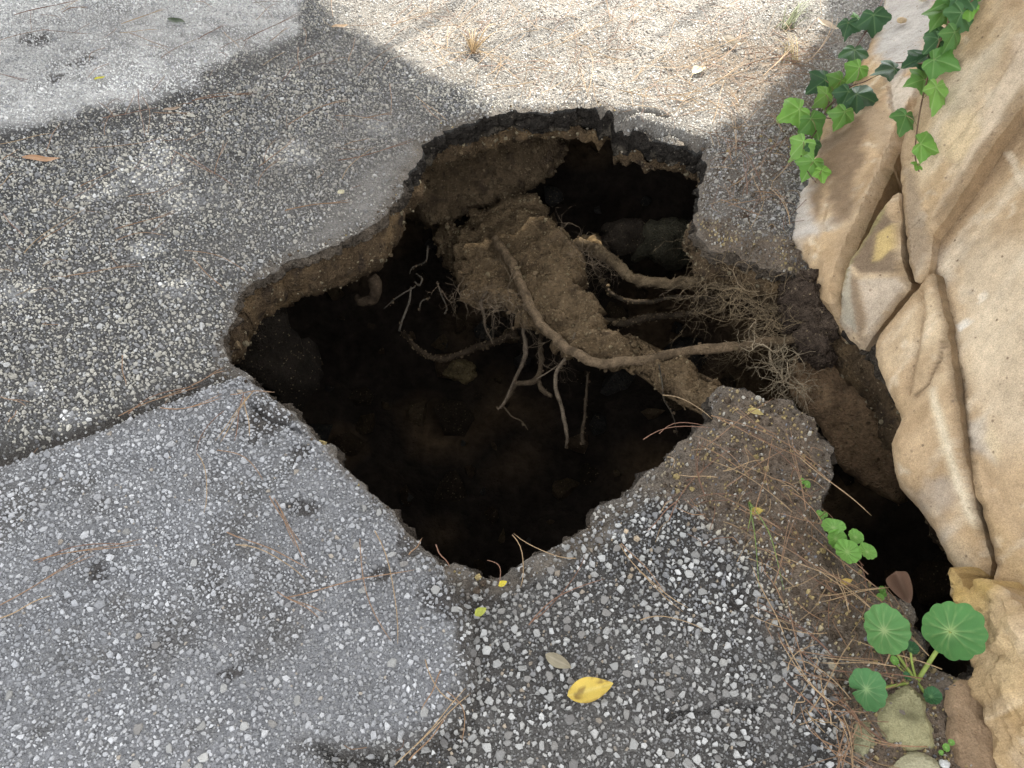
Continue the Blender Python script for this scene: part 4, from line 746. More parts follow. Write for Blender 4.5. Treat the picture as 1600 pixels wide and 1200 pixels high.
def face_crumbs(o, n, r0, cols, s, parent=None):
    rng = np.random.default_rng(s); m = o.data; v = np.empty(len(m.vertices)*3, np.float32); m.vertices.foreach_get('co', v); v = v.reshape(-1, 3); i = rng.choice(len(v), n); v0, f0 = ICO[1]
    r = np.clip(r0*np.exp(0.55*rng.normal(size=n)), r0*.4, r0*5); q = v[i]+rng.normal(0, 0.002, (n, 3)); V = (v0[None]*rng.uniform(.6, 1.3, (n, len(v0), 1))*r[:, None, None]+q[:, None]).reshape(-1, 3)
    F_ = (f0[None]+np.arange(n)[:, None, None]*len(v0)).reshape(-1, 3); c = np.array(cols)[rng.integers(len(cols), size=n)]*rng.uniform(.7, 1.2, (n, 1))
    k = link('crumbs', mesh('crumbs', V, F_, np.repeat(c, len(v0), 0), M_SOIL, False), o); k['kind'] = 'stuff'
for o in list(COL.objects):
    if o.name.startswith('soil_ridge'): face_crumbs(o, 2200, .0022, [(0.165,.118,.066),(0.115,.08,.046),(.21,.15,.088),(.28,.22,.13)], 91)
    if o.name.startswith('tree_root'): face_crumbs(o, 260, .0022, [(0.17,.12,.07),(.12,.085,.05),(.21,.155,.09)], 96)
    if o.name.startswith('hanging_root'): face_crumbs(o, 60, .0014, [(0.13,.095,.06),(.10,.07,.045)], 97)
    if o.name.startswith('earth_wall'): face_crumbs(o, 700, .0045, [(0.12,.085,.05),(0.09,.064,.04),(.17,.125,.075)], 92)
    if o.name.startswith('lip_earth'): face_crumbs(o, 700, .0035, [(0.14,.10,.055),(0.10,.07,.04),(.30,.22,.10)], 93)
    if o.name.startswith('clay_bank'): face_crumbs(o, 350, .0025, [(0.27,.18,.10),(0.18,.12,.07)], 94)
    if o.name.startswith('earth_layer'): face_crumbs(o, 3000, .0028, [(0.12,.085,.05),(0.09,.064,.04),(.18,.13,.075),(.3,.25,.16)], 95)

# ------------------------------------------------------------------ LEAVES
CU = np.array([0, CA, SA]); CB = np.array([0, -SA, CA])
def frame(pos, ang, tx, ty, size, nrm=None):
    """leaf frame: +y of the leaf points along ang (degrees, in the face of the plant), its face is nrm tilted by tx, ty"""
    n = np.array(CB if nrm is None else nrm, float); n = n/np.linalg.norm(n); r = np.cross(np.array([0, 1.0, 0.3]), n); r /= np.linalg.norm(r); u = np.cross(n, r)
    n = n+r*tx+u*ty; n /= np.linalg.norm(n); y = math.cos(R(ang))*r+math.sin(R(ang))*u; y = y-n*(y@n); y /= np.linalg.norm(y); x = np.cross(y, n)
    m = np.eye(4); m[:3, 0] = x*size; m[:3, 1] = y*size; m[:3, 2] = n*size; m[:3, 3] = pos; return Matrix(m.tolist())
IVY_OUT = [(-90,.06),(-66,.22),(-48,.40),(-32,.47),(-12,.50),(2,.57),(14,.72),(22,.80),(32,.74),(44,.69),(54,.66),(63,.69),(73,.79),(82,.93),(90,1.02)]
def ivy_mesh(c0, c1, seed, curl):
    rg = np.random.default_rng(seed); th = np.array([a for a, _ in IVY_OUT]); rr = np.array([b for _, b in IVY_OUT])
    T = np.concatenate([np.linspace(-90, 90, 49), np.linspace(90, 270, 49)[1:-1]]); 
    def outl(t):
        t2 = np.where(t > 90, 180-t, t); return np.interp(t2, th, rr)
    asym = 1+0.06*rg.normal(size=2); L = outl(T)*np.where(T > 90, asym[0], asym[1])*(1+0.025*np.sin(T*0.35+rg.uniform(0, 6)))
    K = 9; ks = np.linspace(0, 1, K+1)[1:]; V = [np.zeros((1, 3))]; C = [np.tile(c1, (1, 1))]
    veins = np.array([90, 24, 156, -30, 210])
    for k in ks:
        r = L*k; x = r*np.cos(np.radians(T)); y = r*np.sin(np.radians(T)); dv = np.abs(T[:, None]-veins).min(1)*np.pi/180*r
        nv = np.exp(-(dv/0.020)**2)*0.75; z = 0.085*np.clip(dv*4, 0, 1)-0.26*np.abs(x)**1.5*curl-0.22*curl*np.maximum(y, 0)**2+0.045*np.sin(6*x+seed)*np.cos(4*y+seed)
        V.append(np.stack([x, y, z], 1)); base = np.asarray(c0)*(1+0.18*fbm(np.stack([x, y], 1)+seed, 0.3, 2, seed)[:, None])
        C.append(base*(1-0.75*nv[:, None])+np.asarray(c1)*0.75*nv[:, None])
    n = len(T); f3 = [(0, 1+i, 1+(i+1) % n) for i in range(n)]; f4 = []
    for k in range(K-1):
        for i in range(n): f4.append((1+k*n+i, 1+(k+1)*n+i, 1+(k+1)*n+(i+1) % n, 1+k*n+(i+1) % n))
    return mesh('leaf', np.vstack(V), [np.array(f3), np.array(f4)], np.vstack(C), M_LEAF, True)
LG = [ivy_mesh((0.12, 0.26, 0.05), (0.30, 0.44, 0.16), 12, 1.6), ivy_mesh((0.19, 0.37, 0.07), (0.36, 0.52, 0.2), 13, 0.3), ivy_mesh((0.085, 0.20, 0.045), (0.24, 0.38, 0.14), 14, 1.3), ivy_mesh((0.135, 0.30, 0.045), (0.34, 0.50, 0.17), 1, 1.0), ivy_mesh((0.17, 0.36, 0.05), (0.38, 0.54, 0.18), 2, 0.6), ivy_mesh((0.10, 0.24, 0.045), (0.30, 0.46, 0.17), 6, 0.9)]
DG = [ivy_mesh((0.034, 0.095, 0.034), (0.15, 0.24, 0.10), 3, 0.8), ivy_mesh((0.035, 0.095, 0.035), (0.16, 0.27, 0.11), 4, 1.2)]
MG = [ivy_mesh((0.05, 0.13, 0.04), (0.2, 0.32, 0.13), 15, 1.4), ivy_mesh((0.065, 0.16, 0.05), (0.22, 0.36, 0.16), 5, 0.8)]
SETS = {'l': LG, 'd': DG, 'm': MG}
M_STEM = surf('stem', 0.6, ((0.01, 0.2),), (), spec=0.3)
def vine(label, stem_px, leaves, depth, stemcol):
    root_ = empty('ivy_vine', tuple(depth(*stem_px[0][:2]))); org = np.array(root_.location); tag(root_, label, 'ivy')
    mb = MB()
    for st in stem_px[1:]:
        pts = catmull([depth(x, y) for x, y in st], 6); v, a_, b_ = tube_arrays(pts-org, np.linspace(0.0028, 0.0014, len(pts)), 6, 0.1, 3); mb.add(v, a_, b_, stemcol)
    link('stem', mb.mesh('stem', M_STEM, True), root_)
    stems = [np.array(depth(x, y)) for st in stem_px[1:] for x, y in catmull(np.array(st, float), 8)]
    sp2 = np.array([(x, y) for st in stem_px[1:] for x, y in catmull(np.array(st, float), 8)])
    for k, (x, y, size, ang, kind) in enumerate(leaves):
        lift = 0.012+0.010*((k*37) % 5)/5
        pos = depth(x, y); sz = size*0.86*pxm(pos); ctr = pos+CB*lift
        me = SETS[kind][k % len(SETS[kind])]; tx, ty = random.uniform(-.55, .55), random.uniform(-.45, .6)
        fm = frame((0, 0, 0), ang, tx, ty, sz); ydir = np.array(fm.col[1][:3]); base = ctr-ydir*0.40
        fm.translation = Vector(base-org); o = link('leaf', me, root_); o.matrix_basis = fm
        j = ((sp2-np.array([x, y]))**2).sum(1).argmin()
        a_ = stems[j]; pts = catmull([a_-org, (a_+base)/2+CB*0.008-org, base-org], 5); v, c3_, f4 = tube_arrays(pts, 0.0011, 5); pm = MB(); pm.add(v, c3_, f4, (0.20, 0.16, 0.07)); link('petiole', pm.mesh('petiole', M_STEM, True), root_)
def dep_l(x, y):       # the left vine trails over the road in front of the left slab
    d = rays([(x, y)])[0]; t_rock = ((A1-CAMP)@N1)/(d@N1); t_gr = -CAM_H/d[2]; t = min(t_gr, t_rock) if t_rock > 0 else t_gr
    return CAMP+d*(min(t, t_gr)-0.07)
RN_ = RN
def dep_r(x, y):
    d = rays([(x, y)])[0]; t1 = ((off(0.045)-CAMP)@RN)/(d@RN); t2 = ((A1-CAMP)@N1)/(d@N1); return CAMP+d*(min(t1, t2)-0.03)
vine('trailing ivy vine hanging over the road edge left of the rock', [(1340,60),[(1392,-40),(1372,18),(1345,62),(1322,100),(1300,150),(1275,205),(1252,240),(1262,268),(1275,285)],[(1290,170),(1325,138),(1350,128),(1362,122)],[(1272,180),(1300,185),(1320,178)],[(1345,20),(1330,35),(1318,45)]],
    [(1320,48,30,250,'d'),(1363,42,42,275,'d'),(1332,92,40,265,'m'),(1331,118,33,225,'l'),(1380,112,46,195,'d'),(1276,135,40,215,'d'),(1304,138,34,235,'l'),(1278,158,36,215,'l'),(1316,160,42,245,'d'),(1350,155,46,330,'d'),(1232,180,45,200,'l'),(1270,200,38,300,'l'),(1311,190,34,255,'l'),(1243,235,40,225,'l'),(1269,236,28,285,'m'),(1262,265,38,240,'l'),(1281,277,24,280,'l'),(1333,28,14,100,'l'),(1300,125,20,160,'m')], dep_l, (0.09, 0.045, 0.03))
vine('ivy vine climbing down the sandstone face from the top of the rock', [(1470,60),[(1530,-60),(1500,0),(1480,40),(1462,80),(1450,120),(1440,160),(1432,210),(1430,245),(1436,268)],[(1480,40),(1510,10),(1530,-10)],[(1455,100),(1425,98),(1400,98)]],
    [(1465,30,40,235,'l'),(1490,42,52,250,'m'),(1478,72,44,260,'l'),(1425,98,40,200,'d'),(1450,75,36,220,'m'),(1470,100,44,330,'l'),(1430,130,36,200,'l'),(1452,158,48,265,'l'),(1408,195,40,250,'l'),(1444,233,40,345,'l'),(1428,263,18,240,'l'),(1475,8,40,200,'l'),(1505,5,44,300,'m'),(1440,92,30,220,'d'),(1490,-8,40,120,'l'),(1455,55,30,180,'m'),(1495,20,38,200,'l'),(1520,-20,40,60,'l')], dep_r, (0.12, 0.07, 0.04))

# round leaved plants at the gap
def round_leaf(seed, c0, c1, cup, lobes=11, notch=False):
    n = 88; T = np.linspace(0, 2*math.pi, n, endpoint=False); rg = np.random.default_rng(seed); ph = rg.uniform(0, 6)
    L = 1+0.075*np.abs(np.sin(T*lobes/2+ph))+0.025*np.sin(T*5+seed)-0.05+0.05*np.sin(2*T+ph)+0.03*np.sin(3*T+1+ph)
    if notch: L = L-0.45*np.exp(-((T-math.pi*1.52)/0.10)**2)
    K = 12; V = [np.array([[0, 0, -0.05*cup]])]; C = [np.tile(np.asarray(c1, float), (1, 1))]
    va = np.arange(lobes)*2*math.pi/lobes+ph/lobes+rg.normal(0, 0.10, lobes)
    for k in np.linspace(0, 1, K+1)[1:]:
        r = L*k; x = r*np.cos(T); y = r*np.sin(T); dd = np.abs((T[:, None]-va+math.pi) % (2*math.pi)-math.pi); da = dd.min(1)*r
        fork = np.abs(dd.min(1)-0.14*max(0, (k-0.45)/0.55))*r
        nv = np.exp(-(fork/0.022)**2)*(1-0.8*k)*0.6; z = cup*0.40*k**2-0.05*cup-0.045*np.exp(-(dd.min(1)/0.12)**2)*k*(1.2-k)*2+0.03*np.sin(T*lobes+ph)*k**3+0.05*np.sin(2*T+seed)*k**2
        V.append(np.stack([x, y, z], 1)); b = np.asarray(c0)*(1+0.12*fbm(np.stack([x, y], 1)*1.0+seed, 0.3, 3, seed)[:, None]); cen = math.exp(-(k/0.20)**2)
        kk = np.clip(nv*0.9+cen*0.75, 0, 1)[:, None]; C.append(b*(1-kk)+np.asarray(c1)*kk)
    f3 = [(0, 1+i, 1+(i+1) % n) for i in range(n)]; f4 = [(1+k*n+i, 1+(k+1)*n+i, 1+(k+1)*n+(i+1) % n, 1+k*n+(i+1) % n) for k in range(K-1) for i in range(n)]
    return mesh('leaf', np.vstack(V), [np.array(f3), np.array(f4)], np.vstack(C), M_LEAF, True)
RL = [round_leaf(1, (0.11, 0.27, 0.075), (0.36, 0.48, 0.20), 0.7), round_leaf(2, (0.085, 0.235, 0.06), (0.34, 0.48, 0.18), 0.9), round_leaf(3, (0.075, 0.21, 0.065), (0.28, 0.42, 0.18), 0.6, notch=True), round_leaf(4, (0.035, 0.12, 0.04), (0.16, 0.30, 0.12), 1.2), round_leaf(5, (0.15, 0.33, 0.055), (0.30, 0.46, 0.14), 0.6)]
def plant(name, label, base, leaves, stemcol=(0.24, 0.30, 0.07)):
    e = empty(name, tuple(P(*base, 0.0))); org = np.array(e.location); tag(e, label, 'plant'); mb = MB()
    for k, (x, y, r, z, kind, tx, ty, srad) in enumerate(leaves):
        pos = P(x, y, z); m = frame(pos-org, random.uniform(0, 360) if kind != 2 else 0, tx, ty, r*pxm(pos), (0.0, -0.25, 1)); o = link('leaf', RL[kind], e); o.matrix_basis = m
        nn = np.array(m.col[2][:3]); nn /= np.linalg.norm(nn); a_ = np.array([0, 0, -0.01]); b_ = pos-org-nn*0.003
        mid = (a_+b_)/2+np.array([0, 0, -0.004]); pts = catmull([a_, mid+(b_-a_)*0.1, b_], 6); v, c3_, f4 = tube_arrays(pts, np.linspace(srad, srad*0.75, len(pts)), 7); mb = MB(); mb.add(v, c3_, f4, stemcol); link('stem', mb.mesh('stem', M_STEM, True), e)
plant('pennywort', 'largest round leaved green plant growing beside the ochre rock foot', (1436,1062), [(1382,985,38,.06,0,.05,.1,.0030),(1486,986,46,.075,1,-.1,-.05,.0042),(1354,1077,31,.03,2,.1,-.05,.0030),(1455,1088,14,.02,3,.0,.1,.0030),(1424,1014,11,.05,3,.1,.4,.0024),(1416,1056,6,.02,3,0,0,.002),(1397,1032,7,.025,4,.1,0,.0012),(1393,1018,6,.025,4,0,.1,.001)])
plant('pennywort', 'small plant with four or five round leaves at the lip of the gap', (1318,868), [(1302,824,17,.05,4,-.2,.5,.0016),(1306,842,16,.045,4,.2,-.2,.0016),(1324,862,20,.05,4,0,.1,.0018),(1337,839,12,.05,4,0,.1,.0014),(1355,862,14,.05,4,.1,.2,.0014)], (0.22, 0.2, 0.06))
plant('seedling', 'tiny bright green seedling beside the curled brown leaf', (1376,934), [(1378,922,6,.012,4,0,0,.001),(1375,933,6,.010,4,0,0,.001),(1380,928,5,.010,4,0,0,.001)])
plant('seedling', 'tiny green seedling on the dirt lip above the round leaves', (1284,808), [(1280,802,5,.012,4,0,0,.001),(1288,804,5,.010,4,0,0,.001),(1284,808,4,.010,4,0,0,.001)])
plant('seedling', 'tiny green sprout among pebbles on the dirt spit', (1257,758), [(1253,752,5,.010,4,0,0,.001),(1261,757,6,.010,4,.3,0,.001)])
plant('seedling', 'pale green sprout on the brown slab at the bottom right', (1480,1170), [(1478,1168,6,.015,4,0,0,.001),(1486,1160,5,.015,4,0,0,.001),(1470,1176,4,.015,4,0,0,.001)])

# fallen leaves
def leaf_mesh(w_, curl, c0, c1, seed, spots_=0.0):
    nU, nV = 18, 8; V = []; C = []
    for i in range(nU+1):
        t = i/nU; half = w_*math.sin(math.pi*t**0.85)**0.8*(1-0.12*t) if 0 < t < 1 else 0.003
        for j in range(nV+1):
            s = j/nV*2-1; x = t-0.5; y = half*s; V.append((x, y, curl*(y*y*4+0.5*x*x)+0.02*math.sin(9*x+4*y+seed)))
    V = np.array(V); mid = np.exp(-(V[:, 1]/0.012)**2); C = mix(np.tile(np.asarray(c0, float), (len(V), 1)), c1, mid*0.7); C = C*(1+0.15*fbm(V+seed, 0.2, 3, seed)[:, None])
    if spots_: C = mix(C, (0.13, 0.06, 0.025), ss(fbm(V+seed, 0.10, 3, seed+5), 0.15, 0.35)*spots_)
    F = np.array([(i*(nV+1)+j, (i+1)*(nV+1)+j, (i+1)*(nV+1)+j+1, i*(nV+1)+j+1) for i in range(nU) for j in range(nV)])
    return mesh('leaf_blade', V, F, C, M_DRY, True)
def fallen(x0, y0, x1, y1, w_, curl, c0, c1, label, z=0.008, roll=0.0, spots_=0.0, name='fallen_leaf', cat='leaf'):
    a_, b_ = P(x0, y0, z), P(x1, y1, z); L = np.linalg.norm(b_-a_)
    o = link(name, leaf_mesh(w_, curl, c0, c1, abs(int(x0))+1, spots_), None, tuple((a_+b_)/2)); o.rotation_euler = (roll, 0, math.atan2(b_[1]-a_[1], b_[0]-a_[0])); o.scale = (L, L, L); tag(o, label, cat)
fallen(886,1088,958,1068,.26,.35,(0.60,.43,.085),(.66,.52,.16),'bright yellow oval leaf with brown flecks on the dark asphalt',0.012,0.1,.6)
fallen(852,1022,893,1043,.24,-.5,(.28,.24,.16),(.36,.31,.22),'dull grey brown leaf just above the yellow leaf',0.012,.2)
fallen(34,246,96,250,.11,.3,(.40,.22,.11),(.46,.28,.15),'slim orange brown leaf on the road at the far left',0.008)
fallen(-14,752,28,734,.20,.6,(.13,.06,.045),(.18,.09,.06),'dark red brown leaf at the left edge of the picture',0.012)
fallen(1402,896,1424,946,.34,1.6,(.17,.10,.065),(.22,.14,.09),'curled brown leaf standing at the brink of the rock gap',0.025,.6)
fallen(1082,116,1103,106,.30,.6,(.66,.62,.44),(.7,.66,.5),'small pale cream leaf in the sun beyond the hole',0.012)
fallen(147,124,165,120,.24,.3,(.55,.50,.05),(.6,.55,.1),'tiny yellow leaf on the pale asphalt at upper left',0.006)
fallen(1172,802,1192,797,.32,.4,(.50,.38,.09),(.55,.44,.14),'small ochre leaf beside the two green grass blades',0.012)
fallen(742,962,760,950,.34,.3,(.38,.40,.07),(.42,.44,.1),'small green yellow leaf on dirt below the near tip of the hole',0.008)
fallen(779,916,792,908,.34,.3,(.62,.50,.05),(.65,.55,.1),'tiny yellow leaf at the near tip of the hole',0.008)
fallen(1312,912,1332,906,.24,.3,(.55,.38,.10),(.55,.40,.15),'small tan leaf below the four round leaves',0.012)
fallen(1168,640,1193,648,.26,.4,(.48,.38,.14),(.5,.42,.2),'small straw coloured leaf near the tip of the dirt spit',0.014)
fallen(518,42,545,40,.20,.3,(.30,.20,.11),(.35,.25,.15),'small brown leaf at the top by the shade edge',0.008)
fallen(255,172,285,168,.16,.3,(.30,.22,.15),(.35,.25,.15),'faded brown leaf in the dark band of asphalt',0.008)
fallen(1128,62,1158,73,.20,1.4,(.55,.49,.40),(.6,.55,.45),'curled pale bark flake in the sun near the ivy',0.014,.3,name='bark_flake',cat='bark')
fallen(1276,34,1312,50,.14,1.4,(.58,.48,.36),(.6,.5,.4),'narrow pale strip of bark beside the ivy stem',0.014,.2,name='bark_flake',cat='bark')
fallen(262,30,290,36,.22,.3,(.05,.07,.03),(.06,.08,.04),'dark green scrap of moss at the top left',0.006,name='moss_scrap',cat='moss')

# grass blades
def blades(name, label, lst, col, wpx=2.2):
    mb = MB()
    for x0, y0, x1, y1, h in lst:
        a_, b_ = P(x0, y0, 0.005), P(x1, y1, 0.012); m_ = (a_+b_)/2+np.array([random.uniform(-.01, .01), 0, h]); pts = catmull([a_, m_, b_], 6)
        v, c3_, f4 = tube_arrays(pts, np.linspace(wpx, wpx*0.25, len(pts))*pxm(a_)*0.7, 4, flat=0.35); mb.add(v, c3_, f4, np.asarray(col)*random.uniform(.8, 1.2))
    o = link(name, mb.mesh(name, M_LEAF, True)); tag(o, label, 'grass')
blades('grass_sprig', 'two green grass blades lying in brown needles on the dirt', [(1170,785,1186,918,.03),(1172,785,1225,922,.035),(1171,784,1168,830,.02)], (0.20, 0.30, 0.07))
blades('grass_tuft', 'dry straw tuft rooted in the sunlit asphalt beyond the hole', [(738,84,738+random.gauss(0,28),84-random.uniform(10,48),random.uniform(.02,.06)) for _ in range(22)]+[(738,84,738+random.gauss(20,34),84+random.uniform(-8,16),.02) for _ in range(12)], (0.42, 0.30, 0.16), 1.6)
blades('grass_tuft', 'thin grey green grass tuft left of the ivy stem', [(1228+random.gauss(0,6),45,1262+random.gauss(0,14),8+random.gauss(0,12),random.uniform(.02,.05)) for _ in range(16)], (0.26, 0.28, 0.15), 1.4)
blades('grass_tuft', 'dry yellowish grass stems on the dirt below the ivy stem', [(1240+random.gauss(0,8),98,1222+random.gauss(0,18),60+random.gauss(0,14),random.uniform(.02,.05)) for _ in range(12)], (0.38, 0.30, 0.14), 1.4)

# ------------------------------------------------------------------ PINE NEEDLES
def needle_mesh(bend, pair, seed, c):
    rg = np.random.default_rng(seed); mb = MB()
    for k in range(2 if pair else 1):
        t = np.linspace(0, 1, 9); x = t-0.5; sgn = (-1)**k; y = bend*(4*t*(1-t))+0.0+(sgn*0.05*t*t if pair else 0)+0.012*np.sin(t*7+seed); z = 0.02*np.sin(math.pi*t)*(1+k)+0.012*np.sin(t*5+seed)
        v, c3_, f4 = tube_arrays(np.stack([x, y, z], 1), np.interp(t, [0, .1, .9, 1], [0.0085, 0.0075, 0.006, 0.002]), 5); mb.add(v, c3_, f4, np.asarray(c)*rg.uniform(.85, 1.15))
    return mb.mesh('pine_needle', M_NEEDLE, True)
NCOL = [(0.26, 0.155, 0.085), (0.17, 0.09, 0.055), (0.34, 0.235, 0.13), (0.22, 0.135, 0.08)]
NV = {(b, p): [needle_mesh(b*0.12, p, 10*b+k+20+(5 if p else 0), NCOL[k]) for k in range(4)] for b in (-1, 0, 1, 2) for p in (False, True)}
NEEDLES = []
G1 = ('dry brown pine needle lying on the broken asphalt', 'pine needles scattered on the asphalt')
G2 = ('dry orange brown pine needle on the dirt beside the rock gap', 'pine needles on the dirt by the rock')
G3 = ('dry straw coloured pine needle on the sunlit ground beyond the hole', 'pine needles on the sunlit ground')
def in_px(x, y, poly): return poly_sd(np.array([(x, y)], float), np.array(poly, float))[0][0] > 0
def groundz(x, y):
    return 0.024 if y < 1.15 and x < -0.02 else 0.006
def needle(x0, y0, x1, y1, bend=0, pair=False, g=G1, zlift=0.0, thick=1.0, tone=None, dip=0.0):
    a_ = P(x0, y0, 0.0); b_ = P(x1, y1, 0.0); z0 = max(groundz(*a_[:2]), 0)+zlift; thick = thick*(1.05 if g is G1 else 0.95); a_ = P(x0, y0, z0+0.011); b_ = P(x1, y1, z0+0.011+dip)
    L = float(np.linalg.norm(b_-a_)); bend = max(-1, min(2, bend)); me = NV[bend, pair][tone if tone is not None else random.randrange(4)]
    o = link('pine_needle', me, None, tuple((a_+b_)/2)); d = Vector(b_-a_).normalized(); yv = Vector((0, 0, 1)).cross(d).normalized(); zv = d.cross(yv)
    rr = 0.0009*thick/0.0078
    bs = L
    o.matrix_world = Matrix.Translation(o.location) @ Matrix(((d.x, yv.x, zv.x), (d.y, yv.y, zv.y), (d.z, yv.z, zv.z))).to_4x4() @ Matrix.Diagonal((L, max(rr*1.0, L*0.55) if abs(bend) or pair else rr*1.3, rr, 1))
    mx, my = (x0+x1)/2, (y0+y1)/2; kind = 'forked dry pine needles' if pair else 'single dry pine needle'
    if g is G1:
        if in_px(mx, my, PG_B): wh, gr = 'on the light grey patch left of the hole', 'pine needles on the light grey patch'
        elif in_px(mx, my, PG_C): wh, gr = 'on the dark stony asphalt in front of the hole', 'pine needles in front of the hole'
        elif mx > 1000 and my < 500: wh, gr = 'on the asphalt lip between the hole and the ivy', 'pine needles by the ivy'
        elif mx > 600 and my > 560: wh, gr = 'on the dirty near rim of the hole', 'pine needles on the near rim'
        elif my < 215-0.3*mx+60: wh, gr = 'on the pale asphalt at the upper left', 'pine needles on the pale asphalt'
        else: wh, gr = 'on the dark pebbly asphalt left of the hole', 'pine needles on the dark asphalt'
    elif g is G2: wh, gr = ('on the dirt spit right of the hole' if my < 830 else 'by the round leaved plants'), g[1]
    else: wh, gr = ('on the brown dirt near the ivy stem' if mx > 1100 else 'on the sunlit asphalt beyond the hole'), g[1]
    ln = math.hypot(x1-x0, y1-y0); sz_ = 'long ' if ln > 115 else ('short ' if ln < 65 else '')
    tag(o, sz_+kind+' '+wh, 'pine needle', gr); NEEDLES.append(o); return o
HAND = [(22,24,122,0,0,1),(0,64,80,46,1,0),(190,38,258,14,0,1),(252,92,312,60,1,0),(310,62,352,38,0,1),(350,50,375,76,0,0),(215,140,226,215,0,0),(222,150,230,212,1,0),(240,176,300,179,0,1),(300,158,402,144,0,1),(305,154,395,148,1,0),(440,126,505,80,1,1),(465,74,468,112,0,0),(545,96,556,58,0,0),(450,194,545,156,1,1),
 (528,250,648,218,-1,1),(535,280,588,228,1,0),(445,329,550,313,0,1),(447,326,540,316,0,0),(140,232,258,214,-1,0),(335,272,353,218,0,1),(270,236,332,272,0,0),(290,240,366,292,0,0),(180,356,277,328,-1,1),(38,396,136,325,1,0),(60,380,120,340,0,0),(105,431,222,414,0,1),(288,390,388,426,1,0),(300,405,350,452,0,0),(190,556,196,602,0,0),(300,602,352,577,0,1),
 (0,225,85,208,0,0),(5,250,30,232,0,0),(0,290,22,270,0,0),(5,335,38,372,0,0),(160,185,250,168,0,0),(380,65,470,20,0,1),(400,30,430,5,0,0),(560,120,620,70,1,0),(600,70,640,40,0,0),(660,165,690,190,0,0),(610,130,612,180,0,0),(650,150,700,190,0,0),
 (185,650,312,600,0,1),(200,646,300,604,1,0),(250,638,347,619,-1,1),(350,642,308,712,-1,0),(308,710,317,802,1,0),(396,610,340,690,0,1),(382,620,391,682,0,0),(380,616,366,690,0,0),(340,702,412,750,1,0),(422,774,480,882,0,0),(428,778,466,852,0,1),(355,830,482,886,0,0),(368,852,476,906,1,0),(52,876,222,846,0,1),(60,878,200,850,1,0),(0,946,146,864,0,1),(0,966,82,930,0,0),
 (585,830,620,1006,1,0),(562,842,610,1002,-1,0),(448,932,648,889,0,0),(433,925,502,961,0,1),(640,868,661,841,0,0),(680,852,702,886,0,0),(618,1197,732,1080,0,1),(700,1080,722,1160,1,0),(690,1048,660,1110,0,0),(640,1190,700,1120,0,0),(665,1030,720,1100,-1,0),(0,620,45,632,0,1),(15,660,28,640,0,0),(360,615,430,612,0,0),
 (970,850,1072,952,-1,1),(972,848,1040,925,0,0),(826,976,946,904,1,0),(830,970,914,864,-1,0),(1112,648,1300,742,1,0),(1120,655,1260,720,0,0),(1045,812,1142,700,1,0),(1130,736,1192,718,0,0),(1000,970,1100,985,1,0),(1060,780,1010,830,0,0)]
for x0, y0, x1, y1, b, p in HAND: needle(x0, y0, x1, y1, b, bool(p))
for x0, y0, x1, y1, b in [(1250,715,1362,806,0),(1240,705,1350,795,0)]: needle(x0, y0, x1, y1, b, False, G2, 0.02)
for x0, y0, x1, y1, lab, dip in [(1035,618,1112,655,'pine needle jutting over the hole from the right near lip, topmost of three',.05),(1005,686,1112,668,'reddish pine needle jutting straight out over the hole, lowest of three',.0),(1030,677,1100,664,'short reddish pine needle over the hole, middle of three',.0),(900,872,803,832,'long straw needle arching over the near lip of the hole',.03),(800,836,812,918,'bent end of the straw needle at the near lip',-.02),(762,875,778,915,'short needle at the near tip of the hole',0)]:
    o = needle(x0, y0, x1, y1, 1, False, G1, 0.012, 1.0, 2 if dip else 1, dip); o['label'] = lab; o['group'] = 'pine needles jutting over the hole'
rg = random.Random(23)
def inpoly(poly):
    a = np.array(poly, float)
    while True:
        q = (rg.uniform(a[:, 0].min(), a[:, 0].max()), rg.uniform(a[:, 1].min(), a[:, 1].max()))
        if poly_sd(np.array([q]), a)[0][0] > 0: return q
def rand_needles(poly, n, Lpx, ang, spread, g, fn=needle, zl=(0, .012), tone=None):
    hp = HA[:, :2]
    for _ in range(n):
        for _try in range(40):
            x, y = inpoly(poly); a_ = R(rg.gauss(ang, spread)); L = rg.uniform(*Lpx); dx, dy = math.cos(a_)*L/2, -math.sin(a_)*L/2*0.8
            tst = np.array([(x, y), (x-dx, y-dy), (x+dx, y+dy)])
            if (poly_sd(tst, hp)[0] < 3).all(): break
        fn(x-dx, y-dy, x+dx, y+dy, rg.choice([-1, 0, 0, 0, 1]), rg.random() < 0.35, g, rg.uniform(*zl), tone=tone)
DIRT = [(1150,730),(1280,720),(1310,830),(1400,930),(1430,1010),(1360,1200),(1290,1200),(1220,1040),(1170,880)]
rand_needles(DIRT, 56, (70, 170), 125, 38, G2)
rand_needles([(1050,700),(1130,610),(1290,690),(1290,800),(1150,820),(1080,790)], 8, (60, 150), 140, 45, G2)
rand_needles([(640,20),(850,10),(1000,100),(1000,150),(820,150),(660,90)], 26, (40, 90), 30, 50, G3, tone=2)
rand_needles([(860,20),(1150,10),(1180,180),(1050,190),(900,140)], 34, (40, 95), 35, 55, G3, tone=2)
rand_needles([(1100,60),(1290,60),(1290,120),(1130,130)], 24, (50, 110), 15, 25, G3)
rand_needles([(1110,180),(1240,180),(1240,330),(1120,330)], 26, (40, 90), 55, 45, G1)
rand_needles([(0,10),(600,10),(640,200),(300,380),(0,500)], 18, (40, 90), 25, 40, G1)
print('needles', len(NEEDLES))
